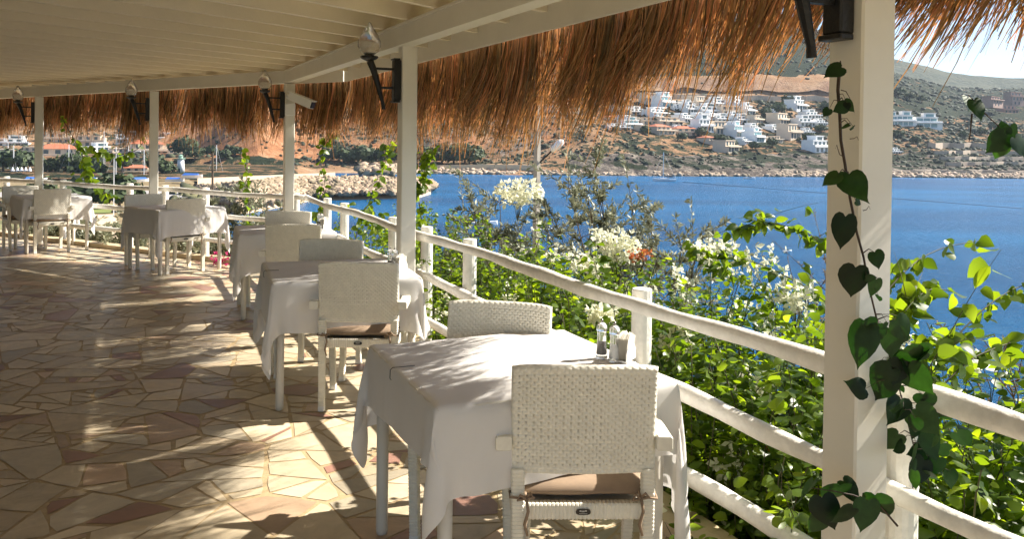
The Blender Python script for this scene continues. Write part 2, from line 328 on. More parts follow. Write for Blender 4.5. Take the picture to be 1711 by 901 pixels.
def make_slope():
    xs = np.concatenate([np.arange(-420, -30, 10), np.arange(-30, 30, .8), np.arange(30, 90, 4)]); ys = np.concatenate([np.arange(-12, 30, .8), np.arange(30, 110, 3), np.arange(110, 450, 9)])
    X, Y = np.meshgrid(xs, ys); Z = near_z(X.ravel(), Y.ravel()); n = len(xs)
    V = np.stack([X.ravel(), Y.ravel(), Z], 1); Fc = np.array([(j*n+i, j*n+i+1, (j+1)*n+i+1, (j+1)*n+i) for j in range(len(ys)-1) for i in range(n-1)])
    tag(mesh('ground', V, Fc, mat('dry slope soil', (.16, .115, .07), .95, col2=(.30, .24, .13), nscale=.5, bump=.7, bscale=4, bdist=.08, spec=.1), smooth=True), kind='structure')
make_slope()

# ------------------------------------------------------------------ terrace floor of broken marble
def make_floor():
    poly = [rr(13.5, .12), rr(-.02, .12), rl(9.5, .12), np.array([-13., 13.]), np.array([-13., -5.])]
    base = mesh('floor', [v3(p, .0) for p in poly]+[v3(p, -.5) for p in poly], [(4, 3, 2, 1, 0)][::-1]+[(0, 1, 6, 5), (1, 2, 7, 6), (2, 3, 8, 7), (3, 4, 9, 8), (4, 0, 5, 9)],
        mat('sandy mortar', (.44, .33, .19), .55, noise=.15, nscale=9, bump=.3, bscale=60)); tag(base, kind='structure')
    r = random.Random(11); out = []
    def area(P): return .5*abs(sum(P[i][0]*P[(i+1) % len(P)][1]-P[(i+1) % len(P)][0]*P[i][1] for i in range(len(P))))
    def cut(P, c, d):
        nx, ny = -d[1], d[0]; s = [(p[0]-c[0])*nx+(p[1]-c[1])*ny for p in P]; L_, R_ = [], []
        for i in range(len(P)):
            j = (i+1) % len(P)
            (L_ if s[i] >= 0 else R_).append(P[i])
            if (s[i] >= 0) != (s[j] >= 0):
                t = s[i]/(s[i]-s[j]); q = (P[i][0]+t*(P[j][0]-P[i][0]), P[i][1]+t*(P[j][1]-P[i][1])); L_.append(q); R_.append(q)
        return L_, R_
    def rec(P, dep):
        a = area(P)
        if a < 1e-4 or len(P) < 3: return
        lim = r.choice((.006, .014, .03, .05, .075, .11, .15))
        if a < lim or dep > 22: out.append(P); return
        cx = sum(p[0] for p in P)/len(P); cy = sum(p[1] for p in P)/len(P)
        k = max(range(len(P)), key=lambda i: (P[i][0]-P[(i+1) % len(P)][0])**2+(P[i][1]-P[(i+1) % len(P)][1])**2)
        e = (P[(k+1) % len(P)][0]-P[k][0], P[(k+1) % len(P)][1]-P[k][1]); ang = math.atan2(e[1], e[0])+math.pi/2+r.gauss(0, .5)
        w = math.sqrt(a)*.2
        x, y = cut(P, (cx+r.uniform(-w, w), cy+r.uniform(-w, w)), (math.cos(ang), math.sin(ang)))
        rec(x, dep+1); rec(y, dep+1)
    # keep to what the eye can see from the terrace
    vis = [(3.3, -1.6), (float(rr(0, .02)[0]), float(rr(0, .02)[1])), (float(rl(9, .02)[0]), float(rl(9, .02)[1])), (-12.5, 13.5), (-9.5, 9.0), (-6.0, -1.5)]
    if sum(vis[k][0]*vis[(k+1) % 6][1]-vis[(k+1) % 6][0]*vis[k][1] for k in range(6)) < 0: vis = vis[::-1]
    def inside(x, y):
        return all((vis[(k+1) % 6][0]-vis[k][0])*(y-vis[k][1])-(vis[(k+1) % 6][1]-vis[k][1])*(x-vis[k][0]) >= -.35*math.hypot(vis[(k+1) % 6][0]-vis[k][0], vis[(k+1) % 6][1]-vis[k][1]) for k in range(6))
    pts = []; cell = {}
    for _ in range(60000):
        x, y = r.uniform(-13, 3.6), r.uniform(-2, 15.5)
        if not inside(x, y): continue
        dmin = .55+.35*r.random(); g = (int(x//.5), int(y//.5))
        if any(math.hypot(x-px_, y-py_) < dmin for i in (-2, -1, 0, 1, 2) for j in (-2, -1, 0, 1, 2) for px_, py_ in cell.get((g[0]+i, g[1]+j), ())): continue
        cell.setdefault(g, []).append((x, y)); pts.append((x, y))
    def clip_half(P, mx, my, nx, ny):
        o = []; n = len(P)
        for i in range(n):
            a, b = P[i], P[(i+1) % n]; sa = (a[0]-mx)*nx+(a[1]-my)*ny; sb = (b[0]-mx)*nx+(b[1]-my)*ny
            if sa <= 0: o.append(a)
            if (sa <= 0) != (sb <= 0): t = sa/(sa-sb); o.append((a[0]+t*(b[0]-a[0]), a[1]+t*(b[1]-a[1])))
        return o
    for x, y in pts:
        P = [(x-1.6, y-1.6), (x+1.6, y-1.6), (x+1.6, y+1.6), (x-1.6, y+1.6)]; g = (int(x//.5), int(y//.5))
        nb = sorted([(math.hypot(q[0]-x, q[1]-y), q) for i in range(-6, 7) for j in range(-6, 7) for q in cell.get((g[0]+i, g[1]+j), ()) if q != (x, y)])[:18]
        for d, q in nb:
            P = clip_half(P, (x+q[0])/2, (y+q[1])/2, q[0]-x, q[1]-y)
            if len(P) < 3: break
        for k in range(6): # stay on the terrace
            a_, b_ = vis[k], vis[(k+1) % 6]; P = clip_half(P, a_[0], a_[1], b_[1]-a_[1], a_[0]-b_[0]) if len(P) > 2 else P
        if len(P) < 3: continue
        rec(P, 0)
    V = []; Fc = []; tint = []; kind = []
    for P in out:
        n = len(P); cx = sum(p[0] for p in P)/n; cy = sum(p[1] for p in P)/n
        gap = r.uniform(.0005, .0028); sa = math.sqrt(area(P))
        Q = []
        for i in range(n):
            p, q = P[i], P[(i+1) % n]; ln = math.hypot(q[0]-p[0], q[1]-p[1]); m = max(1, int(ln/.09))
            for k in range(m):
                t = k/m; x = p[0]+t*(q[0]-p[0]); y = p[1]+t*(q[1]-p[1])
                if k == 0 and n > 3:   # knock corners off
                    pass
                dx, dy = cx-x, cy-y; dl = math.hypot(dx, dy)+1e-6; g = (gap+(abs(r.gauss(0, .0035)) if k else r.uniform(.004, .02)))*1.3; g = min(g, dl*.4)
                Q.append((x+dx/dl*g, y+dy/dl*g))
        if area(Q) < .0015: continue
        b = len(V); V += [(x, y, .0022) for x, y in Q]; Fc.append(tuple(range(b, b+len(Q))))
        tint.append(r.random()); kind.append((r.choices((0., .35, .6, .8, 1.), (40, 26, 14, 10, 8 if len(Q) < 26 else 1.5))[0]))
    m = bpy.data.materials.new('broken marble'); m.use_nodes = True; N = m.node_tree.nodes; L = m.node_tree.links; bs = N['Principled BSDF']
    bs.inputs['Specular IOR Level'].default_value = .5
    a = N.new('ShaderNodeAttribute'); a.attribute_name = 'kind_of_stone'; t = N.new('ShaderNodeAttribute'); t.attribute_name = 'tint'
    rp = N.new('ShaderNodeValToRGB'); e = rp.color_ramp.elements; rp.color_ramp.interpolation = 'CONSTANT'
    cs = [(0, (.60, .50, .35)), (.3, (.52, .42, .29)), (.55, (.45, .39, .29)), (.75, (.52, .37, .25)), (.95, (.30, .165, .125))]
    while len(e) < 5: e.new(.5)
    for k, (p, c) in enumerate(cs): e[k].position = p; e[k].color = (*c, 1)
    L.new(a.outputs['Fac'], rp.inputs[0])
    tc = N.new('ShaderNodeTexCoord'); n1 = N.new('ShaderNodeTexNoise'); n1.inputs['Scale'].default_value = 5; n1.inputs['Detail'].default_value = 9; n1.inputs['Roughness'].default_value = .7; n1.inputs['Distortion'].default_value = 1.2; L.new(tc.outputs['Object'], n1.inputs[0])
    h = N.new('ShaderNodeHueSaturation'); ma = N.new('ShaderNodeMath'); ma.operation = 'MULTIPLY_ADD'; L.new(n1.outputs['Fac'], ma.inputs[0]); ma.inputs[1].default_value = .9; 
    m2 = N.new('ShaderNodeMapRange'); m2.inputs[3].default_value = .32; m2.inputs[4].default_value = .74; L.new(t.outputs['Fac'], m2.inputs[0]); L.new(m2.outputs[0], ma.inputs[2]); L.new(ma.outputs[0], h.inputs['Value']); L.new(rp.outputs[0], h.inputs['Color']); L.new(h.outputs[0], bs.inputs['Base Color'])
    rr_ = N.new('ShaderNodeMapRange'); rr_.inputs[3].default_value = .26; rr_.inputs[4].default_value = .5; L.new(n1.outputs['Fac'], rr_.inputs[0]); L.new(rr_.outputs[0], bs.inputs['Roughness'])
    n3 = N.new('ShaderNodeTexNoise'); n3.inputs['Scale'].default_value = 3; n3.inputs['Detail'].default_value = 6; L.new(tc.outputs['Object'], n3.inputs[0])
    bp = N.new('ShaderNodeBump'); bp.inputs['Strength'].default_value = .4; bp.inputs['Distance'].default_value = .02; L.new(n3.outputs['Fac'], bp.inputs['Height']); L.new(bp.outputs[0], bs.inputs['Normal'])
    o = mesh('paving', V, Fc, m, tint=tint); q = o.data.attributes.new('kind_of_stone', 'FLOAT', 'FACE'); q.data.foreach_set('value', np.array(kind, np.float32)); tag(o, kind='structure')
make_floor()
def prism(name, pts, z0, z1, m, parent=None):
    n = len(pts); V = [v3(p, z0) for p in pts]+[v3(p, z1) for p in pts]
    return mesh(name, V, [tuple(range(n-1, -1, -1)), tuple(range(n, 2*n))]+[(i, (i+1) % n, n+(i+1) % n, n+i) for i in range(n)], m, parent)
tag(prism('kerb', [rl(9.5, .0), rl(0, .0)-A*.0, rr(13, .0), rr(13, .17), rr(-.05, .17), rl(9.5, .17)], .004, .06, M['kerb']), kind='structure')

# ------------------------------------------------------------------ pergola
EO = .62; ELO = .45
perg = empty('pergola', v3(P3, 0))
tag(perg, 'white timber pergola roof on square posts with a shaggy straw fringe along its eaves', 'pergola')
def post(p, w, z1):
    m = MB(); ang = math.atan2(A[1], A[0]); c, s = math.cos(ang), math.sin(ang); b = w/2; k = .006
    ring = [(-b, -b+k), (-b+k, -b), (b-k, -b), (b, -b+k), (b, b-k), (b-k, b), (-b+k, b), (-b, b-k)]
    V = [(c*x-s*y+p[0], s*x+c*y+p[1], z) for z in (0.0, z1) for x, y in ring]
    m.add(V, [tuple(range(7, -1, -1)), tuple(range(8, 16))]+[(i, (i+1) % 8, 8+(i+1) % 8, 8+i) for i in range(8)])
    o = m.build('post', M['white'], perg); o.matrix_parent_inverse = Matrix.Translation(-Vector(v3(P3, 0))); return o
def to_perg(o): o.matrix_parent_inverse = Matrix.Translation(-Vector(v3(P3, 0))); return o
for p, w, z in ((P0, .12, 2.235), (P1, .12, 2.235), (P2, .11, 2.235), (P3, .11, 2.225), (P4, .11, 2.20), (P5, .11, 2.17), (P6, .11, 2.14)): post(p, w, z)
def beam(p, q, z0, z1, w=.11, h=.125):
    b = MB(); b.bar(v3(p, z0+h/2), v3(q, z1+h/2), w, h); b.bar(v3(p, z0+h+.009), v3(q, z1+h+.009), w+.03, .016); return to_perg(b.build('beam', M['white'], perg))
beam(P3-A*.05, P0+A*1.5, 2.235, 2.235); beam(P3+A*.02, P6+(P6-P5), 2.235, 2.12, w=.108)
corner = P3+Nn*EO; # eave corner = intersection of the two eave lines
def isect(p, d, q, e):
    k = np.linalg.solve(np.array([[d[0], -e[0]], [d[1], -e[1]]]), q-p); return p+d*k[0]
lb = (P6-P3)/np.linalg.norm(P6-P3)
ec = isect(P3+Nn*EO, A, P3+LN*ELO, lb)
roof = [P3+Nn*EO+A*14, ec, P3+LN*ELO+lb*10.5, np.array([-12.9, 15.6]), np.array([-12.9, -5.])]
to_perg(prism('roof_panel', roof, 2.50, 2.56, M['ceil'], perg))
RD = np.array([math.sin(math.radians(35)), math.cos(math.radians(35))]); RP = np.array([RD[1], -RD[0]])
def clip_line(c, d, poly):
    t0, t1 = -1e9, 1e9; n = len(poly); cen = sum(poly)/n
    for i in range(n):
        p, q = poly[i], poly[(i+1) % n]; e = q-p; nn = np.array([-e[1], e[0]])
        if np.dot(cen-p, nn) < 0: nn = -nn
        a, b = np.dot(c-p, nn), np.dot(d, nn)
        if abs(b) < 1e-9:
            if a < 0: return None
            continue
        t = -a/b
        if b > 0: t0 = max(t0, t)
        else: t1 = min(t1, t)
    return (t0, t1) if t1 > t0+.05 else None
c0 = np.array([-.65, 5.78])
for k in range(-34, 24):
    c = c0+RP*.485*k; r_ = clip_line(c, RD, roof)
    if not r_: continue
    a_, b_ = c+RD*(r_[0]+.02), c+RD*(r_[1]-.03)
    bt = MB(); bt.bar(v3(a_, 2.44), v3(b_, 2.44), .045, .116); to_perg(bt.build('rafter', M['ceil'], perg))
def fascia(p, q): b = MB(); b.bar(v3(p, 2.385), v3(q, 2.385), .03, .226); return to_perg(b.build('fascia', M['white'], perg))
fascia(ec, roof[0]); fascia(ec+lb*.02, roof[2])
# boarded soffit strip under the overhang
def soffit(p, q, n_, w):
    b = MB(); z = 2.374; o = n_*(-w/2-.015); b.bar(v3(p+o, z), v3(q+o, z), w-.06, .012); return to_perg(b.build('soffit', M['ceil'], perg))

# straw fringe: thousands of reeds bundled over a lath under the eave
def straw(name, p, d, nn, length, per_m, z0, drop, lean, seed, side):
    r = np.random.default_rng(seed); n = int(length*per_m); t = r.uniform(0, length, n)
    layer = r.integers(0, 3, n)
    cl = np.sin(t*5.1+seed)+.8*np.sin(t*11.7+1.3)+.5*np.sin(t*27+2)             # bundles
    cl2 = np.sin(t*3.3+.5)+.7*np.sin(t*8.3+seed*2)
    L_ = drop(t)*(1+.10*cl)*(1.04-.22*r.random(n)-.3*(r.random(n) < .12))*np.where(r.random(n) < .04, 1.25, 1)
    keep = r.random(n) < np.clip(.76+.32*cl2, .25, 1); t, L_, cl, cl2, layer = t[keep], L_[keep], cl[keep], cl2[keep], layer[keep]; n = len(t)
    off = r.normal(0, .045, n)+.04*layer
    off = np.maximum(off, -.06); root = p[None]+d[None]*t[:, None]+nn[None]*(.03+off)[:, None]
    bid = np.floor(t*13+.35*np.sin(t*31)).astype(int)*3+layer; bl = r.normal(0, .13, bid.max()+1)[bid]; bo = r.normal(.02, .08, bid.max()+1)[bid]; L_ = L_*(1+np.clip(r.normal(0, .13, bid.max()+1), -.3, .16)[bid]); ln = lean(t)+.10*cl2+bl+r.normal(0, .055, n); ol = bo+r.normal(0, .06, n)
    K = 6; u = np.linspace(0, 1, K); w = r.uniform(.0016, .0052, n)*(1+.5*(t > 0)*(side))
    pts = np.zeros((n, K, 3)); curl = r.uniform(1.2, 2.2, n)
    for k in range(K):
        s = u[k]**curl
        pts[:, k, 0] = root[:, 0]+d[0]*(-ln*L_*s)+nn[0]*(ol*L_*s)+r.normal(0, .004, n)*u[k]
        pts[:, k, 1] = root[:, 1]+d[1]*(-ln*L_*s)+nn[1]*(ol*L_*s)+r.normal(0, .004, n)*u[k]
        pts[:, k, 2] = z0+.05*layer-L_*u[k]*np.sqrt(np.maximum(.3, 1-.5*ln**2*u[k]))
    ang = r.uniform(0, math.pi, n); wd = np.stack([np.cos(ang), np.sin(ang), np.zeros(n)], 1)
    wk = np.array([1, 1, 1, .9, .7, .35])
    V = np.zeros((n, K, 2, 3))
    for k in range(K): V[:, k, 0] = pts[:, k]-wd*(w*wk[k])[:, None]; V[:, k, 1] = pts[:, k]+wd*(w*wk[k])[:, None]
    b = np.arange(n)*K*2; Fc = np.concatenate([np.stack([b+2*k, b+2*k+1, b+2*k+3, b+2*k+2], 1) for k in range(K-1)])
    o = mesh(name, V.reshape(-1, 3), Fc, M['straw'], perg, tint=np.tile(np.clip(r.normal(.45, .25, n), 0, 1), K-1)); to_perg(o); tag(o, kind='stuff'); return o
straw('straw_fringe', ec+Nn*.10, A, Nn, 13.5, 1600, 2.36, lambda t: np.interp(t, [0, 3, 5.5, 6.6, 7.6, 8.8, 13], [.68, .72, .76, .54, .46, .42, .42]), lambda t: np.interp(t, [0, 3, 6, 8, 13], [.12, .35, .5, .45, .3]), 3, 0)
straw('straw_fringe', ec+LN*.10, lb, LN, 9.0, 1350, 2.33, lambda t: np.full_like(t, .69), lambda t: np.full_like(t, .12)*-1, 5, .8)

# house wall closing the terrace behind and to the left, outside the picture
hw = empty('house_wall', (-12.9, 5, 0)); tag(hw, 'plain cream rendered house wall closing the inland side of the terrace', 'wall')
o = MB().box(-.25, 0, -10, 10.6, 0, 2.5).build('wall_face', M['render'], hw)

# ------------------------------------------------------------------ railings
def rail_run(label, fn, start, end, step_posts, seed, nrm):
    r = random.Random(seed); root = empty('railing', v3(fn(start), 0)); off = -Vector(v3(fn(start), 0))
    tag(root, label, 'railing', 'whitewashed log railings around the terrace')
    for z in (.895, .605, .29):
        m = MB(); pts = []; rad = []; n = int((end-start)/.12); ph = r.random()*9
        for i in range(n+1):
            t = start+(end-start)*i/n; q = fn(t, -.005+.012*math.sin(t*2.1+ph)); pts.append(v3(q, z+.006*math.sin(t*2.3+ph)+.002*math.sin(t*7.9+ph))); rad.append(.0315+.003*math.sin(t*2.9+ph)+.002*math.sin(t*13+ph))
        m.tube(pts, rad, 14); o = m.build('rail', M['log'], root, True); o.matrix_parent_inverse = Matrix.Translation(off)
    for t in step_posts:
        q = fn(t, .075); m = MB(); m.tube([v3(q, 0.0), v3(q, .5), v3(q, .94)], [.047, .045, .044], 16); m.tube([v3(q, .94), v3(q, .945), v3(q, .9451)], [.044, .041, .0405], 16); o = m.build('rail_post', M['log'], root); o.matrix_parent_inverse = Matrix.Translation(off)
def t_on_r(x, z=.9):   # where a sight line meets the right run
    d = ray(x, 400); k = np.cross(RC, A)/np.cross(d[:2], A); q = d[:2]*k; return float((q-RC)@A)
def t_on_l(x):
    d = ray(x, 320); k = np.cross(RC, LD)/np.cross(d[:2], LD); q = d[:2]*k; return float((q-RC)@LD)
rail_run('whitewashed log railing with three rails running along the sea side past the near post', rr, 0, 12.5, [t_on_r(x) for x in (535, 563, 643, 697, 767, 1049, 1482)]+[9.6, 11.2], 3, Nn)
rail_run('whitewashed log railing with three rails along the far harbour side of the terrace', rl, 0.03, 9.3, [t_on_l(x) for x in (487, 336, 268, 209, 97, 3)]+[8.2], 8, LN)

# ------------------------------------------------------------------ wicker chair
def weave_panel(w, h, curve, bend, cw=.0235, ch=.0112, depth=.0042, thick=.032):
    nu, nv = int(w/.0026), int(h/.00245); V = []; Fc = []
    for side in (0, 1):
        base = len(V); sg = -1 if side == 0 else 1; hole = set()
        for j in range(nv+1):
            for i in range(nu+1):
                u, v = i/nu*w, j/nv*h; row = int(v/ch); ph = u/cw+.5*(row % 2); a = abs(math.sin(math.pi*ph)); q = abs(math.sin(math.pi*v/ch))
                hh = depth*(a**.55)*(.35+.65*q**.5)
                if a < .36 and .25 < (v/ch) % 1 < 1.0 and .02 < u < w-.02 and .02 < v < h-.02: hole.add((i, j))
                edge = min(u, w-u, h-v)/.012; rnd = 0 if edge > 1 else (1-math.sqrt(max(0, 1-(1-edge)**2)))*thick/2
                x = u-w/2; y = sg*(thick/2+hh-rnd)+curve*(4*(x/w)**2)+bend*(v/h)**1.5*-1
                zc = v+.010*(4*(x/w)**2-0)*0+(-.010)*((2*x/w)**6) if v > h*.8 else v
                V.append((x, y, zc))
        for j in range(nv):
            for i in range(nu):
                a = base+j*(nu+1)+i
                if (i, j) in hole and (i+1, j) in hole and (i+1, j+1) in hole: continue
                q = (a, a+1, a+nu+2, a+nu+1); Fc.append(q if side == 0 else q[::-1])
    B = (nu+1)*(nv+1)
    bd = [i for i in range(nu+1)]+[j*(nu+1)+nu for j in range(1, nv+1)]+[nv*(nu+1)+i for i in range(nu-1, -1, -1)]+[j*(nu+1) for j in range(nv-1, 0, -1)]
    for k in range(len(bd)): a, b = bd[k], bd[(k+1) % len(bd)]; Fc.append((b, a, a+B, b+B))
    return np.array(V), Fc
def wrapped(p, q, w, h, up=(0, 0, 1), pitch=.0125, dep=.0018, taper=1.):
    """a square bar wrapped in flat wicker strand: one shallow rib per turn"""
    p, q = np.array(p, float), np.array(q, float); L_ = np.linalg.norm(q-p); d = (q-p)/L_; s = np.cross(d, up); s /= np.linalg.norm(s); u = np.cross(s, d)
    n = max(2, int(L_/pitch)); V = []; Fc = []; c = .22; prof = [(-1, -1+c), (-1+c, -1), (1-c, -1), (1, -1+c), (1, 1-c), (1-c, 1), (-1+c, 1), (-1, 1-c)]; rings = 0
    for i in range(n):
        for f, e in ((.04, 0.), (.25, 1), (.75, 1), (.96, 0.)):
            t = (i+f)/n; k = 1-(1-taper)*(1-t)
            for a, b in prof: V.append(p+d*L_*t+s*a*(w/2*k-dep*(1-e))+u*b*(h/2*k-dep*(1-e)))
            rings += 1
    for r in range(rings-1):
        for k in range(8): Fc.append((r*8+k, r*8+(k+1) % 8, r*8+8+(k+1) % 8, r*8+8+k))
    Fc += [tuple(range(7, -1, -1)), tuple(range((rings-1)*8, rings*8))]
    return V, Fc
def wpart(name, parent, *bars, **kw):
    m = MB()
    for b in bars: m.add(*wrapped(*b, **kw))
    return m.build(name, M['wicker'], parent)
def make_chair():
    root = empty('wicker_chair')
    V, Fc = weave_panel(.465, .352, .022, .035); V = V+np.array([0, -.235, .522]); o = mesh('backrest', V, Fc, M['wicker'], root, smooth=True)
    for sx in (-1, 1):
        wpart('leg', root, ((sx*.208, -.228, .03), (sx*.208, -.228, .535), .043, .043), up=(0, 1, 0), taper=.86)
        wpart('leg', root, ((sx*.218, .215, .03), (sx*.235, .205, .60), .043, .043), up=(0, 1, 0), taper=.86)
        wpart('armrest', root, ((sx*.255, -.262, .622), (sx*.258, .235, .618), .052, .046))
    for sx, y, x in ((-1, -.228, .208), (1, -.228, .208), (-1, .215, .218), (1, .215, .218)): MB().box(sx*x-.019, sx*x+.019, y-.019, y+.019, .0015, .032, .004).build('foot_cap', M['plastic'], root)
    sf = MB()
    sf.add(*wrapped((-.19, -.226, .398), (.19, -.226, .398), .036, .052)); sf.add(*wrapped((-.2, .212, .398), (.2, .212, .398), .036, .052))
    for sx in (-1, 1): sf.add(*wrapped((sx*.21, -.2, .398), (sx*.218, .19, .398), .036, .052))
    sf.box(-.195, .195, -.21, .2, .395, .412); sf.build('seat_frame', M['wicker'], root)
    # cushion: soft pillow grid
    n = 16; V = []
    for s in (1, -1):
        for j in range(n+1):
            for i in range(n+1):
                x, y = (i/n*2-1), (j/n*2-1); e = max(abs(x), abs(y)); r_ = (1-e**5); rc = 1-.05*(abs(x)*abs(y))**4
                V.append((x*.222*rc, y*.215*rc-.005, .452+s*(.005+.021*max(0, r_)**.5+.002*math.sin(x*5+y*4))))
    N1 = (n+1)**2; Fc = [(j*(n+1)+i, j*(n+1)+i+1, (j+1)*(n+1)+i+1, (j+1)*(n+1)+i) for j in range(n) for i in range(n)]; Fc += [tuple(N1+k for k in f[::-1]) for f in Fc]
    bd = [i for i in range(n+1)]+[j*(n+1)+n for j in range(1, n+1)]+[n*(n+1)+i for i in range(n-1, -1, -1)]+[j*(n+1) for j in range(n-1, 0, -1)]
    Fc += [(bd[k], bd[k-1], bd[k-1]+N1, bd[k]+N1) for k in range(len(bd))]
    cu = mesh('seat_cushion', V, Fc, M['cushion'], root, smooth=True)
    for sx in (-1, 1):
        t = MB(); x = sx*.208; w = .026
        t.tube([(sx*.19, -.2, .448), (x-w, -.215, .452), (x-w, -.255, .45), (x+w, -.256, .446), (x+w, -.2, .45), (sx*.19, -.19, .45)], .0042, 6)
        k = sx*.182
        t.tube([(k, -.258, .45), (k+.012, -.27, .468), (k+.024, -.27, .455), (k, -.26, .447), (k-.02, -.268, .462), (k-.028, -.268, .446), (k, -.26, .448)], .0045, 6)
        t.tube([(k, -.262, .449), (k+.006, -.268, .41), (k-.004, -.262, .365), (k+.005, -.262, .33)], [.005, .005, .006, .004], 6)
        t.build('tie_ribbon', M['cushion'], cu, True)
    pl = MB(); V = []
    for y in (-.2465, -.2505):
        for k in range(16): a = 2*math.pi*k/16; V.append((.024*np.sign(math.cos(a))*abs(math.cos(a))**.6, y, .400+.0095*np.sign(math.sin(a))*abs(math.sin(a))**.8))
    pl.add(V, [tuple(range(16)), tuple(range(31, 15, -1))]+[((k+1) % 16, k, 16+k, 16+(k+1) % 16) for k in range(16)]); po = pl.build('name_plate', M['plate'], root)
    mk = MB(); 
    for x0, x1, z0 in ((-.012, -.007, .4015), (-.006, -.002, .4005), (-.001, .004, .4005), (.005, .011, .402), (-.013, .013, .3945)): mk.box(x0, x1, -.2512, -.2500, z0, z0+(.0045 if z0 > .397 else .0013))
    mk.build('print', M['mark'], po)
    return root
def rotz(az): return -math.radians(az)      # facing azimuth measured from +Y towards +X
CH = [  # position of seat centre, facing azimuth, label
 ((.232, 2.955), -2, 'white wicker chair seen from behind at the nearest table, tan cushion tied with ribbons'),
 ((-.10, 3.50), 193, 'white wicker chair beyond the nearest table, backrest showing above the cloth'),
 ((-.885, 5.19), -2, 'white wicker chair seen from behind at the second table from the camera'),
 ((-1.29, 5.82), 185, 'white wicker chair tucked in at the far side of the second table, shaded bluish backrest'),
 ((-1.83, 7.40), -3, 'cream sunlit wicker chair seen from behind at the third table'),
 ((-2.22, 8.22), 185, 'white wicker chair beyond the third table, before the corner post'),
 ((-3.97, 10.22), -42, 'white wicker chair seen from behind at the fourth table, nearest the pink flowers'),
 ((-4.44, 10.55), 138, 'white wicker chair on the left far side of the fourth table, facing us'),
 ((-6.38, 11.80), -42, 'white wicker chair seen from behind at the leftmost table, sun streaks on its backrest'),
 ((-6.86, 12.08), 138, 'white wicker chair at the left picture edge, facing us across the leftmost table'),
]
proto = make_chair()
for i, (p, az, lab) in enumerate(CH):
    c = proto if i == 0 else copy_tree(proto)
    c.location = (p[0], p[1], .003); c.rotation_euler = (0, 0, rotz(az)); tag(c, lab, 'chair', 'white wicker chairs on the terrace')

# ------------------------------------------------------------------ tables and draped cloths
def drape(seed, rot, half, ov, boxes, steps=380):
    n = 58; s = half+ov; r = np.random.default_rng(seed); g = np.linspace(-s, s, n); X, Y = np.meshgrid(g, g)
    c, sn = math.cos(rot), math.sin(rot); ox, oy = r.uniform(-.012, .012, 2)+(np.array([.09, .03]) if seed == 1 else 0)
    P = np.stack([c*X-sn*Y+ox, sn*X+c*Y+oy, np.full_like(X, .757)], 2); P[:, :, 2] += r.normal(0, .0015, X.shape)
    Q = P.copy(); h = g[1]-g[0]; P0_ = P.copy(); pin = (np.abs(P[..., 0]) < half-.004) & (np.abs(P[..., 1]) < half-.004)
    def con(sa, sb, L_, k):
        a, b = P[sa], P[sb]; d = b-a; l = np.linalg.norm(d, axis=2, keepdims=True)+1e-9; m = d*(l-L_)/l*.5*k; P[sa] += m; P[sb] -= m
    sl = slice
    C_ = []
    for o in (0, 1):
        C_ += [((sl(None), sl(o, n-1-((n-1-o) % 2), 2)), (sl(None), sl(o+1, n, 2)), h, 1.), ((sl(o, n-1-((n-1-o) % 2), 2), sl(None)), (sl(o+1, n, 2), sl(None)), h, 1.)]
    D_ = []
    for o in (0, 1):
        for q in (0, 1):
            pass
    for it in range(steps):
        v = (P-Q)*.97; Q = P.copy(); P = P+v; P[:, :, 2] -= 9.8*.0000085*12*(1 if it > 2 else 0)
        for k in range(9):
            for a, b, L_, st in C_:
                pa, pb = P[a], P[b]
                m = min(pa.shape[0], pb.shape[0]); m2 = min(pa.shape[1], pb.shape[1])
                pa = pa[:m, :m2]; pb = pb[:m, :m2]; d = pb-pa; l = np.linalg.norm(d, axis=2, keepdims=True)+1e-9; mv = d*(l-L_)/l*.5*st
                pa += mv; pb -= mv
            # shear (soft) and bending (soft)
            for sa, sb, L_, st in (((sl(0, n-1), sl(0, n-1)), (sl(1, n), sl(1, n)), h*1.4142, .06), ((sl(0, n-1), sl(1, n)), (sl(1, n), sl(0, n-1)), h*1.4142, .06),
                                   ((sl(0, n-3), sl(None)), (sl(3, n), sl(None)), 3*h, .035), ((sl(None), sl(0, n-3)), (sl(None), sl(3, n)), 3*h, .035)):
                a, b = P[sa].copy(), P[sb].copy(); d = b-a; l = np.linalg.norm(d, axis=2, keepdims=True)+1e-9; mv = d*(l-L_)/l*.5*st*.5; P[sa] += mv; P[sb] -= mv
            # table slab
            x, y, z = P[..., 0], P[..., 1], P[..., 2]; e = half+.006
            ins = (np.abs(x) < e) & (np.abs(y) < e) & (z < .756)
            top = ins & (z > .72); P[..., 2] = np.where(top, .756, P[..., 2])
            sd_ = ins & ~top; dx = e-np.abs(x); dy = e-np.abs(y)
            P[..., 0] = np.where(sd_ & (dx <= dy), np.sign(x)*e, P[..., 0]); P[..., 1] = np.where(sd_ & (dy < dx), np.sign(y)*e, P[..., 1])
            for (x0, x1, y0, y1, z0, z1, mode) in boxes:
                x, y, z = P[..., 0], P[..., 1], P[..., 2]; inb = (x > x0) & (x < x1) & (y > y0) & (y < y1) & (z > z0) & (z < z1)
                if mode == 'top': P[..., 2] = np.where(inb, z1, P[..., 2])
                elif mode == 'y': P[..., 1] = np.where(inb, np.where(y > (y0+y1)/2, y1, y0), P[..., 1])
            P[..., 0] = np.where(pin, P0_[..., 0], P[..., 0]); P[..., 1] = np.where(pin, P0_[..., 1], P[..., 1]); P[..., 2] = np.where(pin, .756, P[..., 2])
    return P.reshape(-1, 3), n
def table_local(p, c, az): d = np.array(p)-np.array(c); a = rotz(az); return (math.cos(-a)*d[0]-math.sin(-a)*d[1], math.sin(-a)*d[0]+math.cos(-a)*d[1])
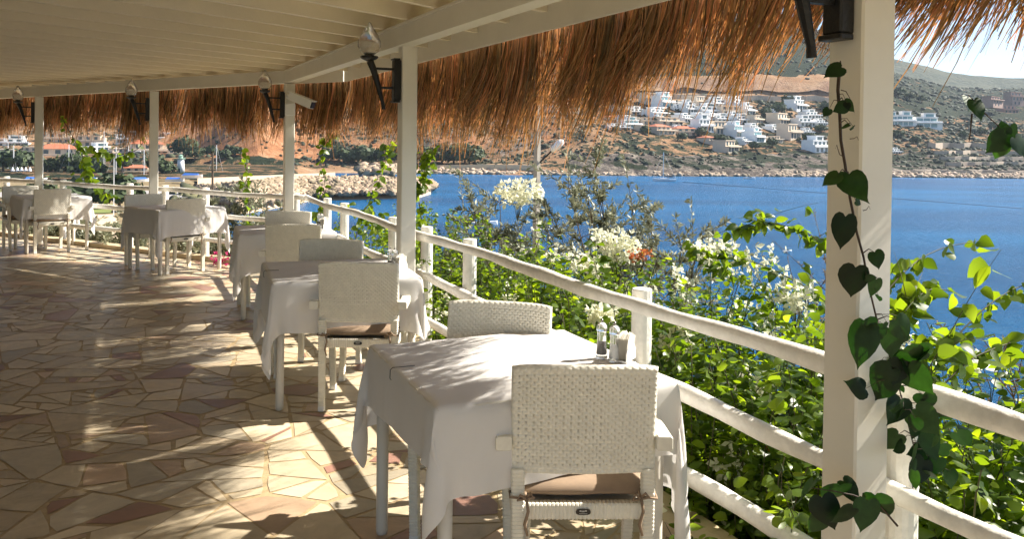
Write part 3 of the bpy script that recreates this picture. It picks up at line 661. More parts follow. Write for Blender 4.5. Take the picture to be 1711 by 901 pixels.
TB = [ # centre, azimuth of its far side, half size
 ((.01, 3.205), -23, .44, 'nearest dining table, four pale round legs under a white cloth'),
 ((-1.10, 5.47), -20, .44, 'second dining table from the camera, pale legs standing in the sun patch'),
 ((-2.10, 7.93), -20, .42, 'third dining table, half hidden behind the second one, white legs'),
 ((-4.06, 10.36), -49, .42, 'fourth dining table, by the post left of the corner post'),
 ((-6.45, 12.02), -40, .42, 'leftmost dining table, cut by the left edge of the picture'),
]
def make_table(half):
    root = empty('dining_table'); t = MB().box(-half, half, -half, half, .722, .75, .006); t.build('tabletop', M['leg'], root)
    for sx in (-1, 1):
        for sy in (-1, 1): MB().tube([(sx*(half-.05), sy*(half-.05), z) for z in (.003, .02, .72)], [.021, .0235, .0245], 16).build('leg', M['leg'], root, True)
    fr = MB()
    for s in (-1, 1): fr.box(-half+.08, half-.08, s*(half-.05)-.01, s*(half-.05)+.01, .66, .72); fr.box(s*(half-.05)-.01, s*(half-.05)+.01, -half+.08, half-.08, .66, .72)
    fr.build('apron', M['leg'], root); return root
CL = ['white tablecloth on the nearest table, its long corners hanging in points beside the chair', 'white tablecloth on the second table, sun striping its right half',
      'white tablecloth on the third table, hanging low at its left corner', 'white tablecloth on the fourth table, draped in front of the post', 'white tablecloth on the leftmost table, folded up at its right corner']
tproto = None
for i, (c, az, half, lab) in enumerate(TB):
    if tproto is None: tproto = make_table(.44); t = tproto
    else: t = copy_tree(tproto)
    t.location = (c[0], c[1], 0); t.rotation_euler = (0, 0, rotz(az)); k = half/.44; t.scale = (k, k, 1); tag(t, lab, 'table', 'tables along the railing')
    P, n = drape(i+1, (.05, -.04, .10, .03, -.06)[i], half, .30, [])
    Fc = np.array([(j*n+k_, j*n+k_+1, (j+1)*n+k_+1, (j+1)*n+k_) for j in range(n-1) for k_ in range(n-1)])
    o = mesh('tablecloth', P, Fc, M['cloth'], smooth=True); o.location = (c[0], c[1], 0); o.rotation_euler = (0, 0, rotz(az)); tag(o, CL[i], 'tablecloth', 'white tablecloths')
    sb = o.modifiers.new('smooth', 'SUBSURF'); sb.levels = 1; sb.render_levels = 1
    # condiments
def mill(p, fill, lab):
    root = empty('condiment_mill', p); tag(root, lab, 'mill', 'acrylic salt and pepper mills')
    MB().lathe([(.023, 0), (.024, .004), (.0215, .012), (.018, .05), (.0165, .085), (.018, .098), (.0195, .103)], n=20).build('glass_body', M['glass'], root, True)
    MB().lathe([(.0001, .012), (.0125, .013), (.012, .062), (.0001, .063)], n=14).build('contents', fill, root, True)
    MB().lathe([(.0195, .1035), (.0205, .110), (.020, .122), (.014, .132), (.006, .137)], n=20).build('grinder_head', M['glass'], root, True)
    MB().lathe([(.004, .137), (.006, .141), (.005, .146), (.0001, .149)], n=12).build('nut', M['steel'], root, True)
def napkins(p, rz, lab):
    root = empty('napkin_holder', p, rz); tag(root, lab, 'napkin holder', 'napkin holders with folded paper napkins')
    h = MB(); h.box(-.05, .05, -.022, .022, 0, .005, .001)
    for s in (-1, 1):
        pr = [(-.05, 0), (.05, 0), (.05, .035), (.03, .062), (0, .07), (-.03, .062), (-.05, .035)]; V = [(x, s*.022+dy, z) for dy in (-.002, .002) for x, z in pr]
        h.add(V, [tuple(range(6, -1, -1)), tuple(range(7, 14))]+[(k, (k+1) % 7, 7+(k+1) % 7, 7+k) for k in range(7)])
    h.build('holder', M['plastic'], root)
    n = MB(); r = random.Random(4)
    for k in range(9):
        y = -.014+k*.0035; t = r.uniform(-.01, .01); n.add([(-.04, y, .006), (.04, y, .006), (.045+t, y*1.9, .092+t), (.0, y*1.6, .10-t), (-.043, y*1.9, .088)], [(0, 1, 2, 3, 4)])
        n.add([(-.04, y+.0012, .006), (.04, y+.0012, .006), (.045+t, y*1.9+.0012, .092+t), (.0, y*1.6+.0012, .10-t), (-.043, y*1.9+.0012, .088)], [(4, 3, 2, 1, 0)])
    n.build('napkins', M['paper'], root)
q1 = at(1005, 598, z=.76); q2 = at(1021, 604, z=.76); q3 = at(1040, 603, z=.76)
mill(q1, M['pepper'], 'clear pepper mill half full of black peppercorns on the nearest table'); mill(q2+np.array([.012, .0, 0]), M['salt'], 'clear salt mill beside the pepper mill on the nearest table')
napkins(q3+np.array([.012, .012, .001]), 1.1, 'white holder fanned full of paper napkins on the nearest table')
for z_, (a_, b_, c_), w_ in (((0), ((652, 452), (659, 453), (668, 452)), 'second'), (0, ((533, 381), (537, 381), (543, 381)), 'third')):
    mill(at(*a_, z=.76), M['pepper'], 'clear pepper mill on the %s table, beyond the chair back' % w_); mill(at(*b_, z=.76), M['salt'], 'clear salt mill on the %s table, between pepper mill and napkins' % w_)
    napkins(at(*c_, z=.761), 1.1, 'white napkin holder on the %s table' % w_)
def clip(p, az, lab):   # spring wire clip gripping cloth and table edge
    root = MB(); a = rotz(az); ux = np.array([math.cos(a), math.sin(a), 0]); p = np.array(p)
    root.tube([p+ux*.085+[0, 0, .0035], p+ux*.003+[0, 0, .0035], p-ux*.006+[0, 0, -.004], p-ux*.007+[0, 0, -.034], p-ux*.002+[0, 0, -.040]], .0014, 6)
    tag(root.build('tablecloth_clip', M['black'], None, True), lab, 'clip', 'wire clips on the tablecloths')
def edge_pt(i, f):
    c, az, half, _ = TB[i]; a = rotz(az); x, y = -half-.012, half*(1-2*f); return (c[0]+math.cos(a)*x-math.sin(a)*y, c[1]+math.sin(a)*x+math.cos(a)*y, .758)
clip(edge_pt(0, .46), -23, 'thin wire clip holding the nearest tablecloth at its left edge'); clip(edge_pt(1, .5), -20, 'thin wire clip on the left edge of the second tablecloth')

# ------------------------------------------------------------------ wall lamps on the posts, camera
def lamp_proto():
    root = empty('wall_torch')                    # local: -Y leaves the post, z=0 at plate middle
    pl = MB().box(-.035, .035, -.05, 0, -.14, .14, .006); pl.box(-.042, .042, -.056, -.01, -.155, -.14, .003); pl.box(-.042, .042, -.056, -.01, .14, .15, .003); pl.build('back_plate', M['black'], root)
    ar = MB().bar((0, -.05, .075), (0, -.185, .075), .016, .022, up=(1, 0, 0)); ar.build('bracket', M['black'], root); ar = MB().bar((0, -.05, -.055), (0, -.15, -.055), .016, .022, up=(1, 0, 0)); ar.build('bracket', M['black'], root)
    st = MB().tube([(0, -.215, .125), (0, -.19, .07), (0, -.15, -.06), (0, -.118, -.175), (0, -.115, -.205)], [.026, .024, .019, .012, .014], 8); st.build('torch_stem', M['black'], root)
    cu = MB().lathe([(.012, .120), (.05, .137), (.062, .150), (.058, .158), (.03, .163), (.03, .185)], c=(0, -.22, 0), n=10); cu.build('cup', M['black'], root)
    n = 18; prof = [(.03, .165), (.062, .19), (.077, .225), (.074, .265), (.056, .305), (.032, .345), (.012, .378), (.0001, .395)]; V = []
    for i, (r, z) in enumerate(prof):
        for k in range(n): a = 2*math.pi*k/n+i*.18; rr2 = r*(1+.07*math.cos(6*(a))); V.append((rr2*math.cos(a), -.22+rr2*math.sin(a), z))
    g = MB().add(V, [(i*n+k, i*n+(k+1) % n, (i+1)*n+(k+1) % n, (i+1)*n+k) for i in range(len(prof)-1) for k in range(n)]); g.build('flame_glass', M['frost'], root, True)
    return root
lp = lamp_proto()
LL = ['black torch wall lamp on the near post, cut off by the picture top', 'black torch wall lamp with flame glass on the post right of the corner post', 'black torch wall lamp on the corner post beside the security camera',
      'black torch wall lamp on the first post left of the corner', 'black torch wall lamp on the leftmost post']
for i, (p, z, lab) in enumerate(zip((P1, P2, P3, P4, P5), (2.01, 2.0, 1.985, 1.96, 1.94), LL)):
    c = lp if i == 0 else copy_tree(lp); q = p-Nn*(.061 if i == 0 else .056); c.location = v3(q, z); c.rotation_euler = (0, 0, math.atan2(Nn[1], Nn[0])-math.pi/2); tag(c, lab, 'wall lamp', 'torch lamps on the posts')
sc = empty('security_camera', v3(P3+A*.075, 2.07), .15); tag(sc, 'white bullet security camera with junction box near the top of the corner post', 'camera'); sc.scale = (1.25, 1.25, 1.25)
MB().box(-.045, .045, -.05, -.0, -.17, -.06, .006).build('junction_box', M['plastic'], sc)
MB().lathe([(.038, 0), (.04, .02), (.03, .035), (.012, .04)], c=(0, -.03, -.01), n=16).build('mount', M['plastic'], sc, True)
bd = MB().bar((.01, -.06, .01), (.21, -.16, -.075), .075, .07); bd.bar((.0, -.058, .048), (.23, -.168, -.042), .09, .008); bd.build('housing', M['plastic'], sc)
MB().bar((.211, -.1605, -.0758), (.218, -.164, -.0785), .06, .055).build('lens', M['plate'], sc)

# ------------------------------------------------------------------ leaves and stems
def heart(fold=.22, droop=.25, w=.78):     # unit leaf, stem at origin, tip at +x
    t = np.array([0, .12, .35, .62, .84, 1.0]); hw = np.array([.0, .36, .5, .40, .20, 0])*w*1.05
    V = []; 
    for a, b in zip(t, hw):
        z = -droop*a*a
        if b == 0: V.append((a, 0, z))
        else: V += [(a-(.06 if a < .2 else 0), -b, z+fold*b), (a, 0, z), (a-(.06 if a < .2 else 0), b, z+fold*b)]
    Fc = [(0, 2, 1, 1), (0, 3, 2, 2)]
    Fc = []
    Fc += [(0, 0, 2, 1)]*0
    q = []
    for k in range(3):
        b = 1+3*k; q += [(b, b+1, b+4, b+3), (b+1, b+2, b+5, b+4)]
    tri = [(0, 2, 1), (0, 3, 2), (10, 11, 13), (11, 12, 13)]
    return np.array(V), q, tri
def broad():
    # heart outline, rounded lobes at the stalk, drawn-out tip, cupped and drooping
    o = [(.0, .0), (-.10, .10), (-.13, .26), (-.05, .41), (.12, .50), (.32, .51), (.52, .43), (.70, .29), (.84, .14), (.93, .05), (1.02, 0)]
    V = []; q = []
    for x, y in o:
        for f in (-1, -.5, 0, .5, 1):
            mx = max(x, 0) if f == 0 else x; yy = y*f; V.append((mx if f == 0 else x*abs(f)+max(x, 0)*(1-abs(f)), yy, .16*abs(yy)-.45*yy*yy-.22*max(x, 0)**2+.015*math.sin(9*x+7*yy)))
    for k in range(len(o)-1):
        for j in range(4): q.append((k*5+j, k*5+j+1, k*5+6+j, k*5+5+j))
    return np.array(V), q, []
def narrow():
    V = np.array([(0, 0, 0), (.5, -.15, .02), (.5, .15, .02), (1, 0, -.05)]); return V, [(0, 1, 3, 2)], []
def petal3():
    V = []; q = []
    for k in range(3):
        a = 2*math.pi*k/3; c, s = math.cos(a), math.sin(a); b = len(V)
        for x, y, z in ((.02, 0, 0), (.42, -.36, .36), (.5, 0, .25), (.42, .36, .36), (.80, 0, .60)): V.append((c*x-s*y, s*x+c*y, z))
        q += [(b, b+1, b+4, b+2), (b, b+2, b+4, b+3)]
    return np.array(V), q, []
def scatter(name, tpl, P, ax, nr, size, m, parent=None, tint=None, seed=0):
    V0, q, tri = tpl; n = len(P); r = np.random.default_rng(seed)
    P = np.asarray(P, float); ax = np.asarray(ax, float); ax = ax/(np.linalg.norm(ax, axis=1, keepdims=True)+1e-9); nr = np.asarray(nr, float)
    sd_ = np.cross(nr, ax); sd_ /= (np.linalg.norm(sd_, axis=1, keepdims=True)+1e-9); nn = np.cross(ax, sd_)
    wv = r.uniform(.68, 1.12, n)[:, None, None]; bv = r.uniform(-.6, 1.9, n)[:, None, None]; tw = r.normal(0, .22, n)[:, None]
    V = P[:, None]+size[:, None, None]*(V0[None, :, 0, None]*ax[:, None]+wv*(V0[None, :, 1]+tw*V0[None, :, 0]**2)[..., None]*sd_[:, None]+(V0[None, :, 2, None]*bv+(tw*V0[None, :, 1]*V0[None, :, 0])[..., None])*nn[:, None])
    b = np.arange(n)*len(V0); T = [f+(f[-1],) if len(f) == 3 else f for f in tri]
    faces = list(q)+list(tri)
    if tint is None: tint = np.clip(r.normal(.5, .25, n), 0, 1)
    if not tri:
        Fc = np.concatenate([np.stack([b+i for i in f], 1) for f in q]); return mesh(name, V.reshape(-1, 3), Fc, m, parent, tint=np.tile(tint, len(q)), smooth=len(q) > 20)
    # triangulate everything so one array holds all
    allt = []
    for f in faces: allt += [(f[0], f[1], f[2])]+([(f[0], f[2], f[3])] if len(f) == 4 else [])
    Fc = np.concatenate([np.stack([b+i for i in f], 1) for f in allt]); return mesh(name, V.reshape(-1, 3), Fc, m, parent, tint=np.tile(tint, len(allt)), smooth=True)
def tubes(name, paths, rads, m, parent=None, n=4):
    V = []; Fc = []; o = 0
    for pts, rd in zip(paths, rads):
        P = np.asarray(pts, float); k = len(P); d = np.gradient(P, axis=0); d /= np.linalg.norm(d, axis=1, keepdims=True)+1e-9
        a = np.cross(d, (.3, .2, .93)); a /= np.linalg.norm(a, axis=1, keepdims=True)+1e-9; b = np.cross(d, a); R_ = np.linspace(rd, rd*.35, k)[:, None]
        for j in range(n): t = 2*math.pi*j/n; V.append(P+R_*(a*math.cos(t)+b*math.sin(t)))
        for j in range(n):
            j2 = (j+1) % n; i = np.arange(k-1); Fc.append(np.stack([o+j*k+i, o+j2*k+i, o+j2*k+i+1, o+j*k+i+1], 1))
        o += n*k
    return mesh(name, np.concatenate(V), np.concatenate(Fc), m, parent, smooth=True)
def shrub(name, label, cat, base_fn, nst, seed, top, leaf, mleaf, lsize, spacing, mstem, spread=.5, flower=None, group=None, minz=-1.0, arch=.5, lean=(0, 0), fsize=.036, flp=.25):
    r = np.random.default_rng(seed); paths = []; rads = []; LP = []; LA = []; LNn = []; LS = []; FP = []; FA = []
    c0_ = np.array(base_fn(.5, .5)); root = empty(name, c0_); tag(root, label, cat, group)
    for s in range(nst):
        b = np.array(base_fn(r.random(), r.random())); h = (top-b[2])*r.uniform(.42, .97)*(1.16 if r.random() < .10 else 1); K = 12; a = r.uniform(0, 6.28); dx = np.array([math.cos(a)+lean[0], math.sin(a)+lean[1]])*spread*r.uniform(.2, 1)
        u = np.linspace(0, 1, K); wob = r.normal(0, .02, (K, 3)).cumsum(0)
        p = np.stack([b[0]+dx[0]*u**1.5, b[1]+dx[1]*u**1.5, b[2]+h*(u*(1+arch*.35)-arch*.35*u**3)], 1)+wob
        p -= c0_; paths.append(p); rads.append(r.uniform(.003, .007))
        seg = np.linalg.norm(np.diff(p, axis=0), axis=1).sum(); n = int(seg/spacing); tt = np.sort(r.uniform(.12, 1, n))
        pos = np.stack([np.interp(tt, u, p[:, k]) for k in range(3)], 1); d = p[-1]-p[0]; d = d/np.linalg.norm(d)
        side = r.normal(0, 1, (n, 3)); side -= np.outer(side@d, d); side /= np.linalg.norm(side, axis=1, keepdims=True)+1e-9
        ax = side+d*.35+np.array([0, 0, -.35]); sz = lsize*r.uniform(.55, 1.2, n)*(1.05-.45*tt)
        LP.append(pos+side*.02*(lsize/.05)); LA.append(ax); LNn.append(np.cross(ax, r.normal(0, 1, (n, 3)))*.6+np.array([0, 0, 1.])); LS.append(sz)
        if flower and r.random() < flp:
            e = p[-1]; m = r.integers(5, 16); FP.append(e+r.normal(0, .035, (m, 3))); FA.append(r.normal(0, 1, (m, 3)))
    tubes('stems', paths, rads, mstem, root)
    LP = np.concatenate(LP); LA = np.concatenate(LA); LNn = np.concatenate(LNn); LS = np.concatenate(LS); k = LP[:, 2]+c0_[2] > minz
    scatter('leaves', leaf, LP[k], LA[k], LNn[k], LS[k], mleaf, root, seed=seed)
    if FP: FP = np.concatenate(FP); FA = np.concatenate(FA); scatter('flowers', petal3(), FP, np.cross(FA, (0, .3, 1)), FA, np.full(len(FP), fsize)*r.uniform(.7, 1.25, len(FP)), flower, root, seed=seed+1)
    return root
LEAF = heart(); NAR = narrow(); HEART2 = broad()
# hedge of bougainvillea outside the right railing
SEG = [(.2, 1.6), (1.6, 3.0), (3.0, 4.3), (4.3, 5.5), (5.5, 6.6), (6.6, 7.7), (7.7, 8.8), (8.8, 10.2)]
HL = ['leafy green bougainvillea outside the railing beside the corner post', 'green bougainvillea outside the railing left of the second post, few flowers', 'bougainvillea with dark leaves directly behind the second post',
      'bougainvillea under the olive branches, cream flowers near its top', 'bougainvillea with cream flowers behind the rail stub left of the middle of the sea', 'bougainvillea with sunlit yellow green leaves behind the nearest table',
      'bougainvillea with hanging cream flowers just left of the near post', 'bougainvillea with large bright leaves right of the near post']
for i, ((t0, t1), lab) in enumerate(zip(SEG, HL)):
    near = i >= 4
    shrub('bougainvillea', lab, 'bougainvillea', lambda u, v, t0=t0, t1=t1: v3(rr(t0+(t1-t0)*u, .22+1.25*v), -1.0), [150, 150, 180, 210, 220, 230, 210, 170][i], 40+i,
          [.80, .78, .80, .86, .92, .88, .84, .72][i], LEAF, M['leaf'], [.066, .066, .066, .068, .072, .078, .082, .090][i], .0155, M['stem'], spread=.42, flower=M['petal'], group='bougainvillea shrubs along the railing', minz=-.9, arch=.6, flp=[.03, .03, .05, .12, .14, .07, .08, .04][i])
def spray(name, lab, cat, pts, rad, lsize, nleaf, seed, mleaf=None, tpl=None, mstem=None, flower=None, nfl=0, down=.5, jitter=.03, group=None, nside=0):
    """one long shoot with leaves and side twigs"""
    r = np.random.default_rng(seed); P = np.array(pts, float); k = len(P); u = np.linspace(0, 1, k); uu = np.linspace(0, 1, 8*k)
    Q = np.stack([np.interp(uu, u, P[:, j]) for j in range(3)], 1); ker = np.ones(7)/7
    for j in range(3): Q[:, j] = np.convolve(np.pad(Q[:, j], 3, 'edge'), ker, 'valid')
    root = empty(name, P[0]); tag(root, lab, cat, group); Q = Q-P[0]; paths = [Q]; rads = [rad]
    for _ in range(nside):
        a = r.integers(4, len(Q)-2); d = r.normal(0, .12, 3)+np.array([0, 0, .05]); s = Q[a]; paths.append(np.array([s+d*w+np.array([0, 0, -.05*w*w]) for w in np.linspace(0, 1, 6)])); rads.append(rad*.5)
    LP = []; LA = []
    for pi, p in enumerate(paths):
        m = nleaf if pi == 0 else max(3, nleaf//(nside+2)); t = r.uniform(0, 1, m); idx = (t*(len(p)-1)).astype(int); LP.append(p[idx]+r.normal(0, jitter*.3, (m, 3))); LA.append(r.normal(0, 1, (m, 3))*np.array([1, 1, .5])+np.array([0, 0, -down]))
    LP = np.concatenate(LP); LA = np.concatenate(LA); LP += LA/np.linalg.norm(LA, axis=1, keepdims=True)*.012
    tubes('stem', paths, rads, mstem or M['stem'], root, 5)
    scatter('leaves', tpl or LEAF, LP, LA, r.normal(0, .7, LA.shape)+np.array([.1, -.9, .5]), lsize*r.uniform(.55, 1.15, len(LP)), mleaf or M['leaf'], root, seed=seed)
    if nfl: e = Q[r.integers(len(Q)//3, len(Q), nfl)]+r.normal(0, .03, (nfl, 3)); FA = r.normal(0, 1, (nfl, 3)); scatter('flowers', petal3(), e, np.cross(FA, (0, .3, 1)), FA, np.full(nfl, .028), flower, root, seed=seed)
    return root
G_ = 'long bougainvillea shoots'
def sp(lab, pl, Y0, Y1, seed, n=40, ls=.055, **k):
    pts = [at(x, y, Y=Y0+(Y1-Y0)*i/(len(pl)-1)) for i, (x, y) in enumerate(pl)]; return spray('bougainvillea_shoot', lab, 'shoot', pts, .0035, ls, n, seed, group=G_, **k)
sp('leafy shoot arching up against the sea from the right side of the near post', [(1470, 500), (1510, 455), (1540, 430), (1580, 412), (1650, 400)], 3.0, 3.3, 1, 26, .060)
sp('shoot rising across the sea at the right edge, lower of the two', [(1560, 620), (1600, 560), (1650, 510), (1700, 478), (1760, 470)], 2.9, 3.2, 2, 34, .065)
sp('leafy shoot at the lower right edge in front of the upper rail', [(1560, 660), (1620, 600), (1680, 575), (1740, 560)], 2.7, 2.9, 3, 34, .07)
sp('flowering shoot arching to the left from the near post at sea level', [(1400, 430), (1360, 395), (1320, 378), (1270, 372), (1235, 380)], 4.0, 4.2, 4, 60, .06, nside=5)
sp('long shoot with cream flowers crossing the sea left of the near post', [(1400, 520), (1340, 475), (1280, 445), (1220, 425), (1170, 420)], 4.0, 4.4, 5, 60, .055, flower=M['petal'], nfl=50, nside=5)
sp('shoot with pale leaves hanging over the upper rail left of the near post', [(1420, 500), (1400, 560), (1370, 570), (1330, 560), (1300, 540)], 2.85, 3.3, 6, 34, .045, nside=3)
sp('leafy shoot among cream flowers above the middle rail post', [(1300, 520), (1250, 470), (1190, 440), (1150, 400)], 4.4, 4.9, 7, 60, .055, flower=M['petal'], nfl=50, nside=4)
sp('bright leafy tangle just right of the near post at rail height', [(1500, 820), (1520, 740), (1530, 660), (1560, 600), (1590, 560)], 2.5, 2.7, 9, 60, .062, nside=6)
sp('upright leafy shoot right of the near post beside the dark leaves', [(1490, 640), (1500, 560), (1530, 500), (1560, 480), (1600, 490)], 2.7, 2.9, 8, 46, .065, nside=4)
# blossom heads
def blossoms(lab, x, y, Y, rx, ry, n, seed, m='petal', size=.038):
    r = np.random.default_rng(seed); c = at(x, y, Y=Y); root = empty('blossom_head', c); tag(root, lab, 'blossom', 'blossom heads over the hedge'); s = Y/F
    q = r.normal(0, 1, (n, 3)); q /= np.linalg.norm(q, axis=1, keepdims=True); q *= (r.random(n)**.4)[:, None]; P = q*np.array([rx*s, rx*s*.7, ry*s]); FA = q+r.normal(0, .5, (n, 3))
    scatter('flowers', petal3(), P, np.cross(FA, (.1, .3, 1)), FA, size*r.uniform(.7, 1.2, n), M[m], root, seed=seed)
    tubes('twigs', [np.array([(0, 0, -ry*s*2.2), (r.normal(0, .02), 0, -ry*s), tuple(P[k])]) for k in range(8)], [.0025]*8, M['stem'], root)
blossoms('big cream blossom head in front of the street lamp pole', 865, 321, 6.3, 44, 22, 170, 1)
blossoms('cream blossom head below the olive branches, right of centre', 1035, 412, 5.6, 36, 30, 150, 2)
blossoms('small cream blossoms low beside the olive stem', 985, 445, 5.3, 34, 14, 60, 3)
blossoms('hanging cream blossom head right of the nearest rail post', 1128, 570, 4.3, 26, 32, 90, 4)
blossoms('cream blossoms at the left side of the rail stub behind the mills', 1005, 525, 4.6, 26, 14, 50, 5)
blossoms('orange blossom head below the sailing yacht', 1070, 426, 5.4, 20, 13, 45, 6, 'orange', .022)
blossoms('single orange blossom under the middle rail by the near post', 1285, 752, 3.5, 9, 7, 14, 7, 'orange', .017)
blossoms('magenta blossoms at the foot of the railing between third and fourth table', 368, 432, 10.6, 18, 14, 40, 8, 'pink', .04)
blossoms('magenta blossom beside the second post', 658, 384, 7.6, 7, 12, 14, 9, 'pink', .03)
blossoms('cream blossoms at the edge of the sea, left of the near post', 1205, 408, 4.9, 40, 12, 26, 10)
blossoms('loose cream blossoms low in the hedge at the lower middle', 1255, 645, 3.9, 40, 30, 34, 11)
blossoms('cream blossoms in the hedge between the two lower rails', 1225, 770, 3.6, 40, 34, 26, 12)
blossoms('cream blossom by the chair at the bottom edge', 1085, 845, 3.2, 12, 22, 12, 13)
blossoms('cream blossoms against the near post above the upper rail', 1330, 500, 4.0, 46, 22, 40, 14)
# dark heart-leaved vine climbing the near post
vp = [(1403, 112), (1400, 150), (1403, 190), (1405, 235), (1412, 275), (1420, 330), (1432, 390), (1443, 430), (1452, 480), (1464, 530), (1480, 575), (1500, 640), (1515, 700), (1530, 760)]
vY = [2.17, 2.16, 2.16, 2.16, 2.15, 2.15, 2.15, 2.16, 2.17, 2.2, 2.22, 2.25, 2.3, 2.35]
def climbing_vine():
    pts = [at(x, y, Y=Y) for (x, y), Y in zip(vp, vY)]; root = empty('climbing_vine', pts[-1]); tag(root, 'dark heart-leaved vine climbing the front of the near post', 'vine'); b = pts[-1]
    pa = [np.array(pts)-b]; rd = [.0045]
    LV = [(1390, 118, 34, 200), (1388, 300, 30, 215), (1418, 314, 46, 268), (1409, 388, 52, 262), (1426, 472, 50, 262), (1466, 434, 26, 290), (1462, 482, 30, 262), (1437, 575, 66, 250), (1454, 560, 46, 235), (1404, 180, 22, 200), (1420, 176, 20, 330),
          (1412, 212, 16, 210), (1497, 575, 48, 285), (1475, 640, 56, 235), (1512, 552, 44, 310), (1530, 636, 50, 300), (1498, 690, 46, 250), (1543, 704, 48, 305), (1524, 600, 44, 215), (1556, 745, 44, 290), (1532, 790, 46, 240), (1548, 590, 34, 320), (1490, 740, 36, 230)]
    P = []; Ax = []; Nr = []; Sz = []; r = np.random.default_rng(5)
    for x, y, s, ang in LV:
        yc = np.interp(y, [q[1] for q in vp], vY)-.03-.02*r.random(); a = math.radians(ang); k = yc/F; c = at(x-math.cos(a)*s*.5, y+math.sin(a)*s*.5, Y=yc)
        P.append(c-b); Ax.append(CR*math.cos(a)+CU*math.sin(a)+CF*r.normal(0, .25)); Nr.append(-CF+r.normal(0, .35, 3)); Sz.append(s*k*1.08)
        x0 = np.interp(y-s*.4, [q[1] for q in vp], [q[0] for q in vp]); st = at(x0, y-s*.4, Y=yc+.03)-b; mid = (st+c-b)/2+np.array([0, 0, .01]); pa.append(np.array([st, mid, c-b])); rd.append(.0018)
    for x, y, dx, dy in ((1405, 150, 14, 12), (1420, 232, 12, -4), (1442, 352, 10, -8), (1410, 262, -12, -20), (1398, 112, -6, 4)):
        s = at(x, y, Y=2.15)-b; pa.append(np.array([s, s+(CR*dx*.6-CU*dy*.2)*.0015, s+(CR*dx-CU*dy)*.0015, s+(CR*dx*1.2-CU*(dy+6))*.0015])); rd.append(.0014)
    for _ in range(46):
        y = r.uniform(540, 800) if r.random() < .8 else r.uniform(130, 540); x = np.interp(y, [q[1] for q in vp], [q[0] for q in vp])+r.normal(12 if y > 540 else 0, 34 if y > 540 else 12); s = r.uniform(16, 44) if y > 540 else r.uniform(8, 20); yc = 2.2+.25*(y-500)/300*r.random() if y > 540 else 2.12
        a = math.radians(r.normal(265, 45)); P.append(at(x, y, Y=yc)-b); Ax.append(CR*math.cos(a)+CU*math.sin(a)+CF*r.normal(0, .5)); Nr.append(-CF+r.normal(0, .8, 3)); Sz.append(s*yc/F)
        x1 = np.interp(y-14, [q[1] for q in vp], [q[0] for q in vp]); st = at(x1, y-14, Y=yc+.02)-b; pa.append(np.array([st, (st+P[-1])/2+np.array([0, 0, .012]), P[-1]])); rd.append(.0012)
    tubes('stem', pa, rd, M['redstem'], root, 6); scatter('leaves', HEART2, P, Ax, Nr, np.array(Sz), M['vineleaf'], root, seed=2)
climbing_vine()
def bigleaf_spray(lab, leaves, stems, Y, seed):
    r = np.random.default_rng(seed); b = at(*stems[0][0], Y=Y); root = empty('hanging_vine', b); tag(root, lab, 'vine', 'broad-leaved vine shoots'); P = []; Ax = []; Nr = []; Sz = []
    for x, y, s, ang in leaves:
        a = math.radians(ang); yc = Y+r.normal(0, .02); P.append(at(x-math.cos(a)*s*.5, y+math.sin(a)*s*.5, Y=yc)-b); Ax.append(CR*math.cos(a)+CU*math.sin(a)+CF*r.normal(0, .3)); Nr.append(-CF+r.normal(0, .4, 3)); Sz.append(s*Y/F*1.08)
    tubes('stem', [np.array([at(x, y, Y=Y)-b for x, y in st]) for st in stems], [.003]*len(stems), M['redstem'], root, 5); scatter('leaves', HEART2, P, Ax, Nr, np.array(Sz), M['vineleaf'], root, seed=seed)
bigleaf_spray('vine shoot with two round leaves hanging under the straw at the right edge', [(1613, 180, 34, 255), (1632, 184, 34, 285), (1676, 214, 24, 100), (1668, 240, 40, 230), (1690, 236, 46, 280), (1675, 255, 30, 260), (1705, 245, 34, 300)], [[(1760, 300), (1715, 255), (1680, 225), (1668, 210), (1642, 186), (1625, 165), (1617, 158)], [(1624, 190), (1622, 215), (1619, 238)]], 2.6, 3)
bigleaf_spray('dark broad-leaved sprig crossing the foot of the near post', [(1350, 830, 54, 250), (1378, 858, 52, 280), (1400, 835, 46, 262), (1422, 820, 40, 310), (1446, 862, 48, 262), (1412, 866, 40, 230), (1470, 850, 46, 290), (1366, 880, 40, 240)], [[(1500, 880), (1470, 845), (1425, 828), (1395, 822), (1350, 815)]], 2.12, 4)
# vines hanging and climbing around the far posts
for j, (lab, pl, Y, n, ls) in enumerate([
    ('vine with fresh green leaves climbing right of the corner post', [(545, 480), (540, 420), (530, 360), (545, 300), (535, 250), (560, 215)], 10.6, 120, .085),
    ('thin vine with scattered leaves between corner post and second post', [(610, 470), (590, 400), (620, 330), (640, 290), (650, 235)], 9.2, 60, .08),
    ('leafy vine hanging beside the second post on its sea side', [(700, 440), (706, 380), (698, 320), (712, 280), (722, 235)], 6.9, 110, .062),
    ('green leafy vine on the rail left of the second post', [(650, 400), (622, 372), (600, 350), (575, 345)], 8.4, 60, .07),
    ('dark vine hanging from the straw between the two leftmost posts', [(100, 190), (125, 235), (142, 270), (150, 300), (180, 330)], 12.9, 60, .11),
    ('vine shoot with small leaves left of the corner post', [(410, 420), (418, 360), (412, 300), (410, 240)], 10.9, 50, .08),
    ('thin vine hanging by the second post from the left', [(262, 180), (235, 250), (190, 262), (160, 250)], 12.6, 44, .10)]):
    spray('climbing_vine', lab, 'vine', [at(x, y, Y=Y) for x, y in pl], .006, ls, n, 60+j, mleaf=M['leaf'], mstem=M['redstem'], nside=5, down=.8, jitter=.08, group='vines around the far posts')
